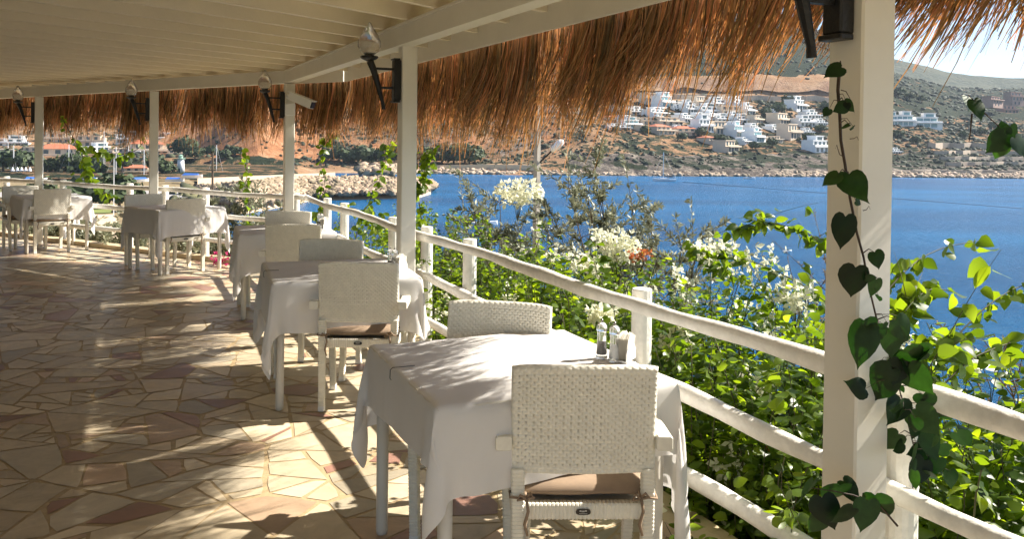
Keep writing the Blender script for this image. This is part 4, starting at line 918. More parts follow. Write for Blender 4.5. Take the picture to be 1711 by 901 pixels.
# olive tree and shrubs
def olive(name, lab, base, tops, seed, nsub, lsize=.055, dens=34, m='olive', tr=.03, cat='olive tree', group=None):
    r = np.random.default_rng(seed); base = np.array(base, float); root = empty(name, base); tag(root, lab, cat, group); pa = []; rd = []; LP = []; LA = []
    hub = np.array([0, 0, (np.mean([t[2] for t in tops])-base[2])*.45]); pa.append(np.array([(0, 0, -.05), hub*.5+r.normal(0, .04, 3)*[1, 1, 0], hub])); rd.append(tr)
    for tp in tops:
        e = np.array(tp)-base; L0 = np.linalg.norm(e-hub); mid = hub+(e-hub)*.5+np.array([0, 0, -.08*L0])
        K = 14; u = np.linspace(0, 1, K)[:, None]; p = (1-u)**2*hub+2*u*(1-u)*mid+u*u*e+r.normal(0, .012, (K, 3)).cumsum(0)*.6; pa.append(p); rd.append(tr*.35)
        for _ in range(nsub):
            a = r.integers(2, K); s = p[min(a, K-1)]; d = (e-hub)/L0*r.uniform(.6, 1.2)+r.normal(0, .6, 3); d[2] = abs(d[2])*.7+.15; d *= r.uniform(.10, .28)*L0**.4*1.0; q = np.array([s+d*w+np.array([0, 0, -.06*w*w]) for w in np.linspace(0, 1, 6)]); pa.append(q); rd.append(tr*.12)
            n = dens; t = r.uniform(.1, 1, n); idx = t*5; pos = np.stack([np.interp(idx, range(6), q[:, k]) for k in range(3)], 1); LP.append(pos); LA.append(d/np.linalg.norm(d)*.8+r.normal(0, .55, (n, 3)))
    tubes('branches', pa, rd, M['bark'], root, 5); LP = np.concatenate(LP); LA = np.concatenate(LA)
    scatter('leaves', NAR, LP, LA, r.normal(0, 1, LA.shape), lsize*r.uniform(.6, 1.2, len(LP)), M[m], root, seed=seed); return root
def tops(l, Y0, dY, r): return [at(x, y, Y=Y0+r.uniform(-dY, dY)) for x, y in l]
R9 = np.random.default_rng(9)
olive('olive_tree', 'silvery olive tree rising against the sea behind the blossoms', (1.4, 8.6, -3.6), tops([(998, 285), (950, 320), (920, 365), (1010, 350), (1060, 352), (1085, 345), (960, 380), (1030, 395), (930, 405), (1090, 410), (980, 330), (1140, 405), (1170, 402), (1000, 300)], 8.2, .5, R9), 3, 46, .07, 40)
olive('olive_tree', 'smaller olive tree with grey leaves left of the lamp pole', (-.1, 9.3, -3.6), tops([(775, 375), (800, 355), (840, 335), (850, 400), (820, 410), (770, 410), (740, 405), (870, 430), (810, 380)], 8.6, .5, R9), 4, 44, .07, 40)
olive('olive_tree', 'bushy olive tree behind the railing between corner post and fourth table', (-4.2, 13.6, -3.0), tops([(350, 345), (380, 335), (410, 345), (440, 350), (470, 350), (400, 380), (450, 385), (360, 385), (480, 380), (330, 370), (420, 330)], 12.6, .7, R9), 5, 40, .09, 34, group=None)
for j, (lab, X, Y, tp, n, seed) in enumerate([('low olive shrub under the railing behind the leftmost table', -7.8, 14.3, [(60, 375), (100, 380), (130, 370), (160, 378), (190, 385), (90, 400), (150, 400)], 26, 21), ('low olive shrub under the railing between the two left posts', -6.0, 13.3, [(200, 395), (235, 385), (170, 395), (280, 392), (310, 395), (225, 410), (300, 405)], 26, 22), ('olive shrub at the foot of the railing below the corner post', -3.6, 12.0, [(330, 405), (370, 398), (420, 395), (460, 400), (500, 405), (400, 420)], 26, 23)]):
    olive('olive_shrub', lab, (X, Y, float(near_z(np.array([X]), np.array([Y]))[0])), tops(tp, Y-.6, .4, R9), seed, n+10, .09, 34, cat='shrub', group='low olive shrubs')
olive('dry_shrub', 'dry brown twiggy shrub against the sea at the right edge', (3.1, 4.6, -1.9), tops([(1690, 600), (1640, 630), (1720, 590), (1750, 610), (1660, 610)], 4.4, .3, R9), 31, 26, .03, 20, m='dry', cat='shrub')
olive('dry_shrub', 'pale dry twiggy shrub against the sea just left of the near post', (2.4, 6.3, -1.9), tops([(1350, 470), (1375, 450), (1395, 480), (1330, 490), (1300, 500)], 5.6, .3, R9), 32, 26, .03, 14, m='dry', cat='shrub')

# ------------------------------------------------------------------ lamp pole, cables
pl = empty('street_lamp', (at(897, 300, Y=28)[0], 28, -14)); tag(pl, 'grey concrete street lamp pole with white lamp head against the bay', 'street lamp')
MB().tube([(0, 0, -2), (0, 0, 18.6)], [.17, .10], 4).build('pole', M['concrete'], pl)
ha = at(895, 278, Y=28)-np.array(pl.location); hb = at(922, 252, Y=28)-np.array(pl.location)
MB().tube([ha, (ha+hb)/2, hb], .03, 6).build('arm', M['black'], pl)
hd = at(940, 235, Y=28)-np.array(pl.location); hs = (hd-hb)
MB().tube([hb-hs*.05, hb+hs*.2, hb+hs*.6, hb+hs*.95, hb+hs*1.05], [.04, .11, .13, .10, .04], 10).build('lamp_head', M['plastic'], pl, True)
def cable(name, lab, pts, rad):
    tag(MB().tube(pts, rad, 5).build(name, M['cable'], None, True), lab, 'cable')
cable('overhead_cable', 'thin overhead cable crossing the bay from the yacht to the right edge', [at(1140+i*60, 304+4.7*i, Y=60-1.2*i) for i in range(12)], .011)

# ------------------------------------------------------------------ boats
def sailboat(loc, rz, L_, mast, lab, canvas='blue'):
    root = empty('sailing_yacht', loc, rz); tag(root, lab, 'yacht', 'moored sailing yachts'); h = MB(); prof = [(-.5, .10, .09), (-.3, .14, .085), (0, .155, .085), (.25, .11, .095), (.42, .045, .105), (.5, .004, .115)]
    V = []; 
    for x, w, z in prof: V += [(x*L_, -w*L_, z*L_), (x*L_, -w*.7*L_, -.01*L_), (x*L_, w*.7*L_, -.01*L_), (x*L_, w*L_, z*L_)]
    Fc = [(i*4+k, (i+1)*4+k, (i+1)*4+k+1, i*4+k+1) for i in range(5) for k in range(3)]+[(i*4+3, (i+1)*4+3, (i+1)*4, i*4) for i in range(5)]+[(0, 1, 2, 3)]
    h.add(V, Fc); h.build('hull', M['hull'], root); MB().box(-.2*L_, .18*L_, -.07*L_, .07*L_, .085*L_, .135*L_, .01*L_).build('cabin', M['hull'], root)
    MB().box(-.42*L_, -.12*L_, -.08*L_, .08*L_, .15*L_, .17*L_).build('bimini', M[canvas], root)
    MB().tube([(.05*L_, 0, .1*L_), (.05*L_, 0, mast)], .2, 6).build('mast', M['hull'], root)
    MB().tube([(.05*L_, 0, .2*L_), (-.36*L_, 0, .2*L_)], L_*.013, 6).build('boom', M[canvas], root)
    MB().tube([(.05*L_, 0, mast*.97), (.49*L_, 0, .12*L_)], .035, 4).tube([(.05*L_, 0, mast*.97), (-.48*L_, 0, .12*L_)], .03, 4).build('stays', M['hull'], root); return root
q = at(1110, 303, z=ZS); sailboat((q[0], q[1], ZS+.2), math.pi-.15, 14, 17.5, 'white sailing yacht moored alone in the open bay', 'teak')
HB = [(12, 292, 26, 'leftmost'), (22, 296, 24, 'second from left'), (113, 297, 25, 'standing just right of the leftmost post'), (173, 292, 36, 'tallest mast, between the two left posts'), (192, 300, 24, 'left of the grey lamp post'), (213, 296, 34, 'right of the tall mast'), (240, 300, 22, 'just left of the second post'), (360, 296, 26, 'left of the boulders near the utility pole')]
for x, y, mh, w_ in HB:
    D = (EYE-ZS)*F/(y-at(x, 0, Y=1)[2]*0-(229+.013*x)); p = at(x, y, Y=D); sailboat((p[0], D, ZS+1.6 if False else p[2]), random.uniform(-1, 1), 10, mh*.72, 'moored harbour yacht with bare white mast, %s' % w_)
def motorboat(x, y, lab, L_=6.5, rz=.3):
    p = at(x, y, z=ZS); root = empty('motorboat', (p[0], p[1], ZS+.05), rz); tag(root, lab, 'boat', 'small motorboats')
    V = []
    for a, w, z in ((-.5, .16, .10), (-.2, .18, .10), (.15, .16, .12), (.4, .07, .15), (.5, .005, .17)): V += [(a*L_, -w*L_, z*L_), (a*L_, -w*.6*L_, -.02*L_), (a*L_, w*.6*L_, -.02*L_), (a*L_, w*L_, z*L_)]
    MB().add(V, [(i*4+k, (i+1)*4+k, (i+1)*4+k+1, i*4+k+1) for i in range(4) for k in range(3)]+[(i*4+3, (i+1)*4+3, (i+1)*4, i*4) for i in range(4)]+[(0, 1, 2, 3)]).build('hull', M['hull'], root)
    MB().add([(-.02*L_, -.1*L_, .11*L_), (.2*L_, -.07*L_, .12*L_), (.2*L_, .07*L_, .12*L_), (-.02*L_, .1*L_, .11*L_), (-.05*L_, -.09*L_, .22*L_), (.07*L_, -.07*L_, .22*L_), (.07*L_, .07*L_, .22*L_), (-.05*L_, .09*L_, .22*L_)], [(4, 5, 6, 7), (0, 1, 5, 4), (1, 2, 6, 5), (2, 3, 7, 6), (3, 0, 4, 7)]).build('windscreen', M['pane'], root)
motorboat(810, 376, 'small white motorboat glimpsed between the olive trees', 7, .2); motorboat(912, 388, 'small white motorboat just right of the lamp pole', 7, .1); motorboat(1252, 299, 'tiny white motorboat near the far shore left of the near post', 8, 0)
motorboat(1316, 421, 'tiny white buoy boat on the open sea above the upper rail', 2.2, .4)

# ------------------------------------------------------------------ far trees, scrub, boulders
def crown_mesh(seed, n=520, squash=.8):
    r = np.random.default_rng(seed); cl = r.normal(0, 1, (26, 3)); cl /= np.linalg.norm(cl, axis=1, keepdims=True); cl *= r.uniform(.35, .9, (26, 1)); cl[:, 2] = np.abs(cl[:, 2])*squash
    P = cl[r.integers(0, 26, n)]+r.normal(0, .17, (n, 3)); P[:, 2] = np.maximum(P[:, 2], -.1); d = P+r.normal(0, .4, (n, 3)); return P, np.cross(d, r.normal(0, 1, (n, 3))), d, r.uniform(.16, .34, n), r
BR = (np.array([(0, -.35, 0), (.45, -.5, .06), (1, -.1, 0), (.8, .45, -.05), (.3, .5, .04)]), [(0, 1, 2, 3), (0, 3, 4, 4)], [])
BR = (np.array([(0, -.4, 0), (.9, -.45, .08), (1, .4, -.03), (.1, .5, .06)]), [(0, 1, 2, 3)], [])
def tree_proto(seed):
    root = empty('coast_tree'); P, ax, nr, sz, r = crown_mesh(seed); P = P*np.array([.5, .5, .55])+np.array([0, 0, .38]); scatter('crown', BR, P, ax, nr, sz*.6, M['tree'], root, seed=seed)
    MB().tube([(0, 0, -.15), (.02, 0, .2), (0, .03, .5)], [.05, .035, .02], 6).build('trunk', M['bark'], root); return root
TP = [tree_proto(s) for s in (1, 2, 3)]; used = [False]*3
def far_tree(x, y, hpx, lab, group, k, D=None):
    c = TP[k] if not used[k] else copy_tree(TP[k]); used[k] = True
    p = far_pt(x, y) if D is None else at(x, y, Y=D); s = hpx*p[1]/F; c.location = (p[0], p[1], p[2]-s*.04); c.scale = (s*1.15, s*1.15, s); c.rotation_euler = (0, 0, random.uniform(0, 6)); tag(c, lab, 'tree', group)
for i, (x, y, h) in enumerate([(132, 347, 52), (152, 349, 66), (176, 348, 60), (198, 346, 62), (70, 330, 40)]): far_tree(x, y, h, 'broad dark tree, %s from the left between railing and harbour' % ('second', 'third', 'fourth', 'fifth', 'first')[i], 'broad trees in front of the harbour', i % 3, D=235)
ORD = ['first', 'second', 'third', 'fourth', 'fifth', 'sixth', 'seventh', 'eighth', 'ninth', 'tenth', 'eleventh', 'twelfth', 'thirteenth', 'fourteenth', 'fifteenth', 'sixteenth', 'seventeenth', 'eighteenth']
for i, (x, y, h) in enumerate([(545, 270, 24), (566, 272, 30), (586, 273, 28), (606, 274, 36), (628, 274, 32), (650, 275, 38), (672, 275, 36), (694, 275, 40), (716, 275, 36), (738, 275, 42), (758, 275, 40), (776, 275, 44), (793, 273, 34)]):
    far_tree(x, y, h, 'dark green tree, %s from the left in the belt behind the pale beach' % ORD[i], 'tree belt behind the beach', i % 3)
for i, (x, y, h) in enumerate([(5, 284, 40), (34, 286, 44), (86, 290, 30), (118, 284, 36), (135, 300, 44), (158, 296, 38), (205, 284, 34), (262, 284, 30), (278, 292, 26), (310, 262, 40), (326, 270, 26), (355, 262, 22), (375, 268, 20), (392, 262, 22)]):
    far_tree(x, y, h, 'green harbour tree, %s from the left among the town houses' % ORD[i], 'trees in the harbour town', (i+1) % 3, D=(470 if y > 280 else None))
for i, (x, y, h) in enumerate([(1016, 200, 16), (1028, 222, 14), (1078, 226, 18), (1096, 208, 14), (1140, 236, 16), (1165, 212, 18), (1172, 230, 18), (1203, 240, 18), (1222, 250, 20), (1262, 252, 16), (1290, 246, 18), (1312, 226, 16), (1302, 190, 22), (1318, 180, 24), (1370, 222, 16), (1280, 196, 18), (1380, 185, 18), (1352, 238, 20)]):
    far_tree(x, y, h, 'dark green tree, %s from the left among the hillside villas' % ORD[i], 'trees among the hillside villas', i % 3)
for i, (x, y, h) in enumerate([(1500, 165, 18), (1520, 168, 16), (1540, 172, 14), (1610, 232, 14), (1640, 226, 14), (1500, 232, 18), (1530, 240, 16), (1690, 220, 18), (1660, 216, 16)]):
    far_tree(x, y, h, 'grey green tree, %s from the left on the slope right of the near post' % ORD[i], 'trees right of the near post', i % 3)
def ico(sub=1):
    t = (1+5**.5)/2; V = [(-1, t, 0), (1, t, 0), (-1, -t, 0), (1, -t, 0), (0, -1, t), (0, 1, t), (0, -1, -t), (0, 1, -t), (t, 0, -1), (t, 0, 1), (-t, 0, -1), (-t, 0, 1)]
    Fc = [(0, 11, 5), (0, 5, 1), (0, 1, 7), (0, 7, 10), (0, 10, 11), (1, 5, 9), (5, 11, 4), (11, 10, 2), (10, 7, 6), (7, 1, 8), (3, 9, 4), (3, 4, 2), (3, 2, 6), (3, 6, 8), (3, 8, 9), (4, 9, 5), (2, 4, 11), (6, 2, 10), (8, 6, 7), (9, 8, 1)]
    V = [np.array(v)/np.linalg.norm(v) for v in V]; F2 = []; mid = {}
    if not sub: return np.array(V), np.array(Fc)
    def m(a, b):
        k = (min(a, b), max(a, b))
        if k not in mid: v = V[a]+V[b]; V.append(v/np.linalg.norm(v)); mid[k] = len(V)-1
        return mid[k]
    for a, b, c in Fc: x, y, z = m(a, b), m(b, c), m(c, a); F2 += [(a, x, z), (b, y, x), (c, z, y), (x, y, z)]
    return np.array(V), np.array(F2)
IV1, IF1 = ico(); IV0, IF0 = ico(0)
def blobs(name, P, sz, m, seed, squash=.7, rough=.22, kind='stuff', flat=False, low=False):
    IV, IF = (IV0, IF0) if low else (IV1, IF1); r = np.random.default_rng(seed); n = len(P); k = len(IV); V = IV[None]*sz[:, None, None]*np.array([1, 1, squash])*r.uniform(.75, 1.3, (n, 1, 3)); V = V*(1+r.normal(0, rough, (n, k, 1)))+P[:, None]
    a = np.arange(n)*k; Fc = (IF[None]+a[:, None, None]).reshape(-1, 3); return tag(mesh(name, V.reshape(-1, 3), Fc, m, smooth=False, tint=np.repeat(np.clip(r.normal(.5, .28, n), 0, 1), len(IF))), kind=kind)
def scrub():
    r = np.random.default_rng(77); c = CV.reshape(len(DL), CN, 3); n = 60000; j = r.integers(28, len(DL)-3, n); i = r.integers(20, CN-2, n); f = r.random((n, 2))
    P = c[j, i]+(c[np.minimum(j+1, len(DL)-1), i]-c[j, i])*f[:, :1]+(c[j, np.minimum(i+1, CN-1)]-c[j, i])*f[:, 1:]
    d = P-np.array([0, 0, EYE]); w = d@CF; x = CX+F*(d@CR)/w; y = CY-F*(d@CU)/w
    pr = np.where(y < 126, 1., .5); pr = np.where((x > 1440), .7, pr); pr = np.where((y > 126) & (y < 170) & (x > 1030) & (x < 1450), .03, pr); pr = np.where((y > 285) | (P[:, 2] < ZS+2), 0, pr); pr = np.where((x < 480) & (y > 150), .15, pr)
    dens = fbm(P[:, 0], P[:, 1], .02, 8, 3); pr = pr*np.clip(.6+.7*dens, .1, 1.3); k = (r.random(n) < pr) & (P[:, 2] > ZS+2)
    P = P[k]; s = r.lognormal(0, .4, len(P))*1.35*np.clip(P[:, 1]/800, .8, 1.8); blobs('hillside_scrub', P+np.array([0, 0, .3]), s, M['scrub'], 5, .75, .25, low=True)
scrub()
def boulders():
    r = np.random.default_rng(6); P = []; S_ = []
    def fill(n, xa, xb, y0f, y1f, s0, s1, D=None):
        for _ in range(n):
            x = r.uniform(xa, xb); y = r.uniform(y0f(x), y1f(x)); b = 229+.013*x; 
            Dd = 19.0*F/(y1f(x)-b); t = (y1f(x)-y)/(max(3, y1f(x)-y0f(x))); Dd = Dd*(1+.10*t); p = at(x, y, Y=Dd); P.append(p); S_.append(r.uniform(s0, s1))
    fill(2200, 480, 728, lambda x: np.interp(x, [480, 700, 728], [297, 299, 306]), lambda x: np.interp(x, [480, 520, 640, 700, 728], [328, 324, 322, 320, 312]), .5, 1.45)
    fill(1500, 330, 490, lambda x: np.interp(x, [330, 490], [312, 298]), lambda x: np.interp(x, [330, 400, 490], [325, 345, 330]), .4, 1.2)
    fill(90, 600, 660, lambda x: 276, lambda x: 289, 1.5, 3.2)
    blobs('breakwater_boulders', np.array(P), np.array(S_), M['rock'], 3, .8, .33)
    # core of the breakwater so the stones lie on something
    V = []
    for x in np.arange(330, 730, 10):
        yb = np.interp(x, [330, 400, 490, 520, 640, 700, 728], [325, 345, 330, 324, 322, 320, 312]); Dd = 19.*F/(yb-229-.013*x)
        for k, z in ((.99, ZS-1), (1.03, ZS+2.), (1.08, ZS+3.4), (1.16, ZS+2.4), (1.2, ZS-1)): p = at(x, yb, Y=Dd*k); V.append((p[0], p[1], z))
    n = len(np.arange(330, 730, 10)); tag(mesh('breakwater', V, [(i*5+k, (i+1)*5+k, (i+1)*5+k+1, i*5+k+1) for i in range(n-1) for k in range(4)], M['sand']), kind='structure')
    # shore rocks
    P = []; S_ = []
    for _ in range(2600):
        x = r.uniform(640, 2000); D = shore_col(x)+r.uniform(-2, 7); i = int((x+400)/8); p = at(x, 295, Y=D); z = ZS+r.uniform(0, 1)+max(0, D-shore_col(x))*.35; P.append((p[0], D, z)); S_.append(r.uniform(.6, 2.2))
    blobs('shore_rocks', np.array(P), np.array(S_), mat('shore limestone', (.36, .28, .2), .9, tint=.4, noise=.2, nscale=.5), 4, .7, .2)
boulders()
def ground_patch(name, pl, m, z):
    tag(mesh(name, [at(x, y, z=z) for x, y in pl], [tuple(range(len(pl)))], m), kind='structure')
ground_patch('lawn', [(125, 356), (185, 356), (190, 341), (135, 341)], M['grass'], ZS+2.6)
ground_patch('road', [(150, 400), (215, 400), (190, 358), (152, 358)], M['sand'], ZS+2.55)
ground_patch('quay', [(-60, 334), (330, 330), (330, 318), (-60, 320)], M['asphalt'], ZS+2.5)
ground_patch('beach', [(330, 312), (560, 300), (560, 288), (330, 298)], M['sand'], ZS+3.2)
# scrub between terrace and harbour
def low_scrub():
    r = np.random.default_rng(12); n = 2600; X = r.uniform(-200, -6, n); Y = r.uniform(26, 330, n); az = X/Y; k = (az < -.28) & (az > -.75); X, Y = X[k], Y[k]; Z = near_z(X, Y)
    d = np.stack([X, Y, Z-EYE], 1); w = d@CF; px_ = CX+F*(d@CR)/w; py = CY-F*(d@CU)/w; k = ~((px_ > 110) & (px_ < 230) & (py < 410) & (py > 335)) & (fbm(X, Y, .05, 6, 2) > -.2); P = np.stack([X, Y, Z], 1)[k]
    P = P[P[:, 1] > 40]; s = r.lognormal(0, .4, len(P))*1.1; blobs('low_scrub', P+np.array([0, 0, .4]), s, mat('olive scrub', (.13, .13, .06), .9, tint=.5, trans=.1), 7, .8, .25)
low_scrub()

# ------------------------------------------------------------------ houses
def villa(kind):
    """unit: width 10, depth 9, front towards -Y; returns an empty with parts"""
    root = empty('villa'); wall = M[{'W': 'vwhite', 'G': 'vwhite', 'C': 'vcream', 'R': 'vcream', 'P': 'vpink'}[kind]]; gl = M['teal' if kind == 'G' else 'pane']
    w = MB(); w.box(-5, 5, 0, 9, -5, 3); w.box(-5, 3.4, 1.6, 9, 3, 6)
    if kind in 'WG': w.box(-1.5, 3.0, 3.2, 9, 6, 8.4); w.box(-5, -4.7, 0, 1.6, 3, 4); w.box(-5, 5, 0, .25, 3, 3.9)
    else: w.box(3.4, 5, 2.6, 9, 3, 5.2); w.box(-5, 5, -.02, .2, 3, 3.8)
    w.build('wall', wall, root)
    if kind == 'R':
        r = MB().add([(-5.5, 1, 6), (3.9, 1, 6), (3.9, 9.5, 6), (-5.5, 9.5, 6), (-3.2, 5.2, 8), (1.6, 5.2, 8)], [(0, 1, 5, 4), (1, 2, 5), (2, 3, 4, 5), (3, 0, 4), (3, 2, 1, 0)]); r.build('roof', M['tile'], root)
    else:
        r = MB(); r.box(-5.3, 3.7, 1.2, 9.3, 6.0, 6.35)
        if kind in 'WG': r.box(-1.8, 3.3, 2.8, 9.3, 8.4, 8.7)
        r.build('roof', wall, root)
    b = MB(); b.box(-5.2, 5.2, -1.3, 0, 2.7, 2.95); b.box(-5.2, 5.2, -1.3, -1.15, 2.95, 3.5) if kind != 'G' else None; b.build('balcony', wall, root)
    ww = {'W': 1.4, 'G': 2.3, 'C': 1.2, 'R': 1.2, 'P': 1.0}[kind]
    for x in (-3.6, -.9, 1.8, 3.9)[:3 if kind == 'G' else 4]: MB().box(x-ww/2, x+ww/2, -.06, .05, .35, 2.4).build('window', gl, root)
    for x in (-3.4, -.7, 1.9): MB().box(x-ww/2, x+ww/2, 1.54, 1.65, 3.5, 5.5).build('window', gl, root)
    if kind in 'WG': MB().box(-.8, 2.3, 3.14, 3.25, 6.4, 8.0).build('window', gl, root)
    if kind != 'R': 
        for x in (-2.6, .5): MB().box(x-.5, x+.5, -.06, .05, -2.8, -1.0).build('window', gl, root)
    MB().box(4.94, 5.06, 2, 4, .5, 2.3).build('window', gl, root)
    return root
VP = {}
KN = {'W': 'white flat roofed villa', 'G': 'white villa with blue glazing', 'C': 'cream flat roofed villa', 'R': 'cream house with red tiled roof', 'P': 'rose stone block with small dark windows'}
def house(x, y, wpx, hpx, kind, where, group, D=None, rz=None):
    if kind not in VP: VP[kind] = villa(kind); c = VP[kind]
    else: c = copy_tree(VP[kind])
    p = far_pt(x, y) if D is None else at(x, y, Y=D)
    Dd = p[1]; s = 1.28*wpx*Dd/F/10.4; H = {'W': 8.7, 'G': 8.7, 'C': 6.4, 'R': 8., 'P': 6.4}[kind]; sz = 1.2*hpx*Dd/F/H
    c.location = (p[0], p[1], p[2]); c.scale = (s, min(s, 1.6), sz); c.rotation_euler = (0, 0, (rz if rz is not None else random.uniform(.3, .95))); tag(c, KN[kind]+' '+where, 'villa' if kind != 'R' else 'house', group)
ROWS = [
 ('in the top row', [(1050, 172, 20, 9, 'C'), (1095, 172, 26, 14, 'C'), (1118, 180, 30, 22, 'G'), (1152, 178, 18, 10, 'W'), (1175, 178, 22, 15, 'C'), (1206, 180, 30, 15, 'W'), (1238, 182, 28, 17, 'W'), (1340, 186, 34, 20, 'W')]),
 ('in the second row', [(1040, 190, 26, 11, 'C'), (1068, 192, 26, 12, 'W'), (1104, 194, 34, 13, 'W'), (1158, 190, 20, 17, 'W'), (1190, 192, 34, 17, 'W'), (1225, 194, 34, 15, 'C'), (1256, 192, 22, 18, 'W'), (1135, 186, 16, 9, 'W'), (1208, 193, 14, 9, 'C'), (1292, 194, 16, 9, 'W'), (1361, 198, 24, 13, 'W')]),
 ('in the third row', [(1030, 204, 22, 9, 'R'), (1056, 206, 26, 11, 'W'), (1088, 208, 24, 10, 'C'), (1124, 210, 44, 11, 'C'), (1152, 205, 26, 13, 'W'), (1176, 204, 22, 12, 'W'), (1212, 206, 28, 13, 'W'), (1247, 207, 28, 14, 'W'), (1270, 208, 20, 12, 'C'), (1106, 203, 16, 9, 'W'), (1193, 202, 16, 12, 'W'), (1230, 204, 16, 14, 'W'), (1375, 212, 18, 10, 'W'), (1313, 210, 42, 17, 'C'), (1350, 212, 26, 16, 'W')]),
 ('in the fourth row', [(1036, 218, 36, 9, 'W'), (1060, 216, 28, 17, 'G'), (1084, 220, 24, 8, 'C'), (1115, 225, 34, 14, 'R'), (1152, 228, 34, 14, 'R'), (1182, 224, 24, 25, 'W'), (1208, 226, 28, 19, 'C'), (1239, 230, 24, 23, 'G'), (1264, 222, 20, 12, 'W'), (1330, 233, 28, 22, 'C'), (1301, 222, 22, 12, 'W'), (1136, 218, 16, 8, 'W'), (1168, 220, 16, 12, 'W'), (1224, 222, 16, 14, 'W'), (1352, 226, 18, 10, 'W')]),
 ('in the lowest row', [(1197, 240, 26, 10, 'R'), (1226, 256, 30, 17, 'C'), (1250, 240, 20, 9, 'W'), (1272, 238, 26, 21, 'G'), (1300, 238, 20, 9, 'C'), (1376, 256, 34, 24, 'W')]),
]
for w_, L_ in ROWS:
    L_.sort()
    for i, (x, y, w, h, k) in enumerate(L_): house(x, y, w*.98, h, k, '%s from the left %s' % (ORD[i], w_), 'villas on the hillside across the bay')
house(1494, 210, 14, 20, 'G', 'half hidden right behind the near post', 'villas right of the near post', rz=0); house(1516, 212, 26, 21, 'G', 'middle one of the three right of the near post', 'villas right of the near post', rz=0); house(1553, 214, 34, 21, 'G', 'rightmost of the three right of the near post', 'villas right of the near post', rz=-.1)
house(1500, 258, 16, 9, 'W', 'small and low near the shore right of the near post', 'villas right of the near post')
for i, (x, y, w, h) in enumerate([(1668, 172, 34, 9), (1690, 190, 26, 12), (1706, 204, 30, 16), (1702, 168, 26, 12), (1684, 178, 22, 8)]): house(x, y, w, h, 'P', ', %s in the cluster at the right edge' % ('leftmost', 'lower middle', 'lowest', 'highest', 'smallest')[i], 'rose stone blocks at the right edge', D=1150+40*i)
TOWN = [(8, 268, 30, 16, 'C'), (58, 262, 30, 14, 'C'), (101, 272, 54, 26, 'R'), (140, 262, 40, 14, 'C'), (172, 262, 34, 20, 'W'), (150, 245, 36, 16, 'C'), (205, 262, 24, 12, 'C'), (231, 294, 34, 15, 'R'), (252, 262, 46, 24, 'R'), (284, 250, 36, 24, 'W'), (300, 264, 30, 12, 'C'), (20, 245, 40, 16, 'W'), (90, 240, 40, 16, 'C'), (220, 240, 40, 18, 'W')]
TOWN.sort()
for i, (x, y, w, h, k) in enumerate(TOWN): house(x, y, w, h, k, '%s from the left in the harbour town' % ORD[i], 'houses of the harbour town', D=(480 if y > 285 else 640+(272-y)*6))
for i, (x, y, L_) in enumerate([(322, 297, 9), (292, 303, 8), (60, 303, 9), (236, 303, 8), (152, 302, 7)]):
    p = at(x, y, Y=380); b_ = empty('covered_boat', (p[0], p[1], p[2]), .3*i); tag(b_, 'white boat under a blue canvas, %s from the left in the harbour' % {60: 'first', 152: 'second', 236: 'third', 292: 'fourth', 322: 'fifth'}[x], 'boat', 'covered boats in the harbour')
    V = []
    for a_, w_, z_ in ((-.5, .16, .12), (-.2, .18, .12), (.15, .16, .13), (.4, .07, .16), (.5, .005, .18)): V += [(a_*L_, -w_*L_, z_*L_), (a_*L_, -w_*.6*L_, -.02*L_), (a_*L_, w_*.6*L_, -.02*L_), (a_*L_, w_*L_, z_*L_)]
    MB().add(V, [(k*4+j, (k+1)*4+j, (k+1)*4+j+1, k*4+j+1) for k in range(4) for j in range(3)]+[(k*4+3, (k+1)*4+3, (k+1)*4, k*4) for k in range(4)]+[(0, 1, 2, 3)]).build('hull', M['hull'], b_)
    MB().add([(-.48*L_, -.17*L_, .125*L_), (.3*L_, -.14*L_, .14*L_), (.3*L_, .14*L_, .14*L_), (-.48*L_, .17*L_, .125*L_), (-.4*L_, 0, .23*L_), (.25*L_, 0, .22*L_)], [(0, 1, 5, 4), (1, 2, 5), (2, 3, 4, 5), (3, 0, 4)]).build('canvas', M['blue'], b_)
for i, x in enumerate((21, 29, 36, 43, 50)):
    p = at(x, 288, Y=430); u_ = empty('sun_umbrella', p); tag(u_, 'closed white sun umbrella, %s from the left in the harbour row' % ORD[i], 'umbrella', 'closed umbrellas at the harbour')
    MB().tube([(0, 0, 0), (0, 0, 2.6)], .05, 6).build('pole', M['plastic'], u_); MB().lathe([(.9, .7), (.75, 1.2), (.35, 2.2), (.02, 2.7)], n=8).build('canopy', M['hull'], u_)
lt = at(302, 288, Y=480); L0 = empty('lighthouse', lt); tag(L0, 'small white harbour lighthouse tower with a green lantern gallery', 'lighthouse')
MB().lathe([(2.2, 0), (1.9, 4), (1.7, 7.5)], n=14).build('tower', M['hull'], L0, True); MB().lathe([(2.4, 7.5), (2.4, 7.9), (1.2, 7.95), (1.1, 9.2), (1.4, 9.3), (.1, 10)], n=14).build('lantern', mat('pale green paint', (.3, .45, .35), .5), L0); MB().box(-.5, .5, -2.2, -2.0, 0, 2.2).build('door', M['pane'], L0)
up = empty('utility_pole', at(355, 318, Y=150)); tag(up, 'dark wooden utility pole with a crossbar behind the leftmost boulders', 'pole'); MB().tube([(0, 0, -8), (0, 0, 6.6)], [.22, .16], 6).build('shaft', M['bark'], up); MB().bar((-1.1, 0, 3.6), (1.1, 0, 3.6), .12, .12).build('crossbar', M['bark'], up)
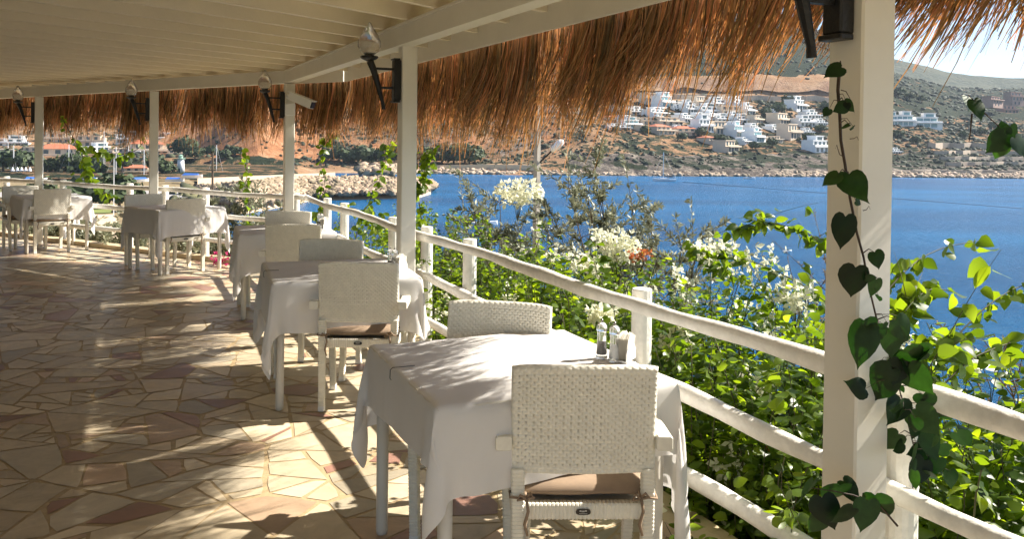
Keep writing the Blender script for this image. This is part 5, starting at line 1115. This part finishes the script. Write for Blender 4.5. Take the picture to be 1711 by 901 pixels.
l2 = empty('harbour_lamp', at(190, 330, Y=200)); tag(l2, 'tall grey street lamp with a long curved arm in the harbour', 'street lamp'); MB().tube([(0, 0, -10), (0, 0, 9.5)], [.13, .08], 6).build('pole', M['plastic'], l2); MB().tube([(0, 0, 9.2), (2.2, 0, 9.9), (5.2, 0, 10.8)], .07, 6).build('arm', M['plastic'], l2); MB().box(5, 6.2, -.15, .15, 10.75, 10.95, .02).build('lamp_head', M['plastic'], l2)
# road, walls and terraces across the bay
def strip(name, pl, wid, m, h=None, lab=None, kind='structure', lift=.6):
    V = []; P = [far_pt(x, y) for x, y in pl]; 
    if h is None:
        for p in P: V += [(p[0], p[1]-wid/2, p[2]+lift), (p[0], p[1]+wid/2, p[2]+lift+.2)]
        o = mesh(name, V, [(2*i, 2*i+2, 2*i+3, 2*i+1) for i in range(len(P)-1)], m)
    else:
        for p in P: V += [(p[0], p[1]-wid/2, p[2]-4), (p[0], p[1]-wid/2, p[2]+h), (p[0], p[1]+wid/2, p[2]+h), (p[0], p[1]+wid/2, p[2]-4)]
        o = mesh(name, V, [(4*i+a, 4*i+4+a, 4*i+4+(a+1) % 4, 4*i+(a+1) % 4) for i in range(len(P)-1) for a in range(3)], m)
    if lab: tag(o, lab, 'wall')
    else: tag(o, kind=kind)
strip('hill_road', [(x, 154+.006*(x-1100)) for x in range(1060, 1440, 16)], 9, M['asphalt'])
strip('retaining_wall', [(x, 164+.02*(x-1060)) for x in range(1010, 1430, 16)], 2, M['wallst'], 5, 'long pale retaining wall under the road above the villas')
strip('retaining_wall', [(x, 186+.06*(x-880)) for x in range(880, 990, 10)], 2, M['vcream'], 6, 'pale boundary wall on the ridge right of the street lamp pole')
strip('sea_wall', [(x, 287) for x in range(720, 905, 12)], 2, M['kerb'], 3.4, 'low pale sea wall along the water below the red cliff')
for i, (x0, x1, y, h) in enumerate([(1550, 1740, 248, 5), (1560, 1740, 258, 3), (1570, 1740, 268, 3), (1580, 1740, 277, 3), (1520, 1740, 292, 3)]):
    strip('terrace_wall', [(x, y) for x in range(x0, x1, 12)], 3, M['wallst'], h, '%s of the stepped stone terraces by the shore at the right' % ('topmost wall', 'second wall', 'middle wall', 'fourth wall', 'lowest wall')[i])

# ------------------------------------------------------------------ air over the bay
hz = MB(); hz.box(-3400, 4900, -90, 6400, ZS-5, 520); 
hm = bpy.data.materials.new('sea air'); hm.use_nodes = True; t_ = hm.node_tree; t_.nodes.remove(t_.nodes['Principled BSDF']); pv = t_.nodes.new('ShaderNodeVolumePrincipled'); pv.inputs['Color'].default_value = (.72, .84, 1, 1); pv.inputs['Density'].default_value = .000055; pv.inputs['Anisotropy'].default_value = .2
t_.links.new(pv.outputs[0], t_.nodes['Material Output'].inputs['Volume']); tag(hz.build('haze', hm), kind='stuff')
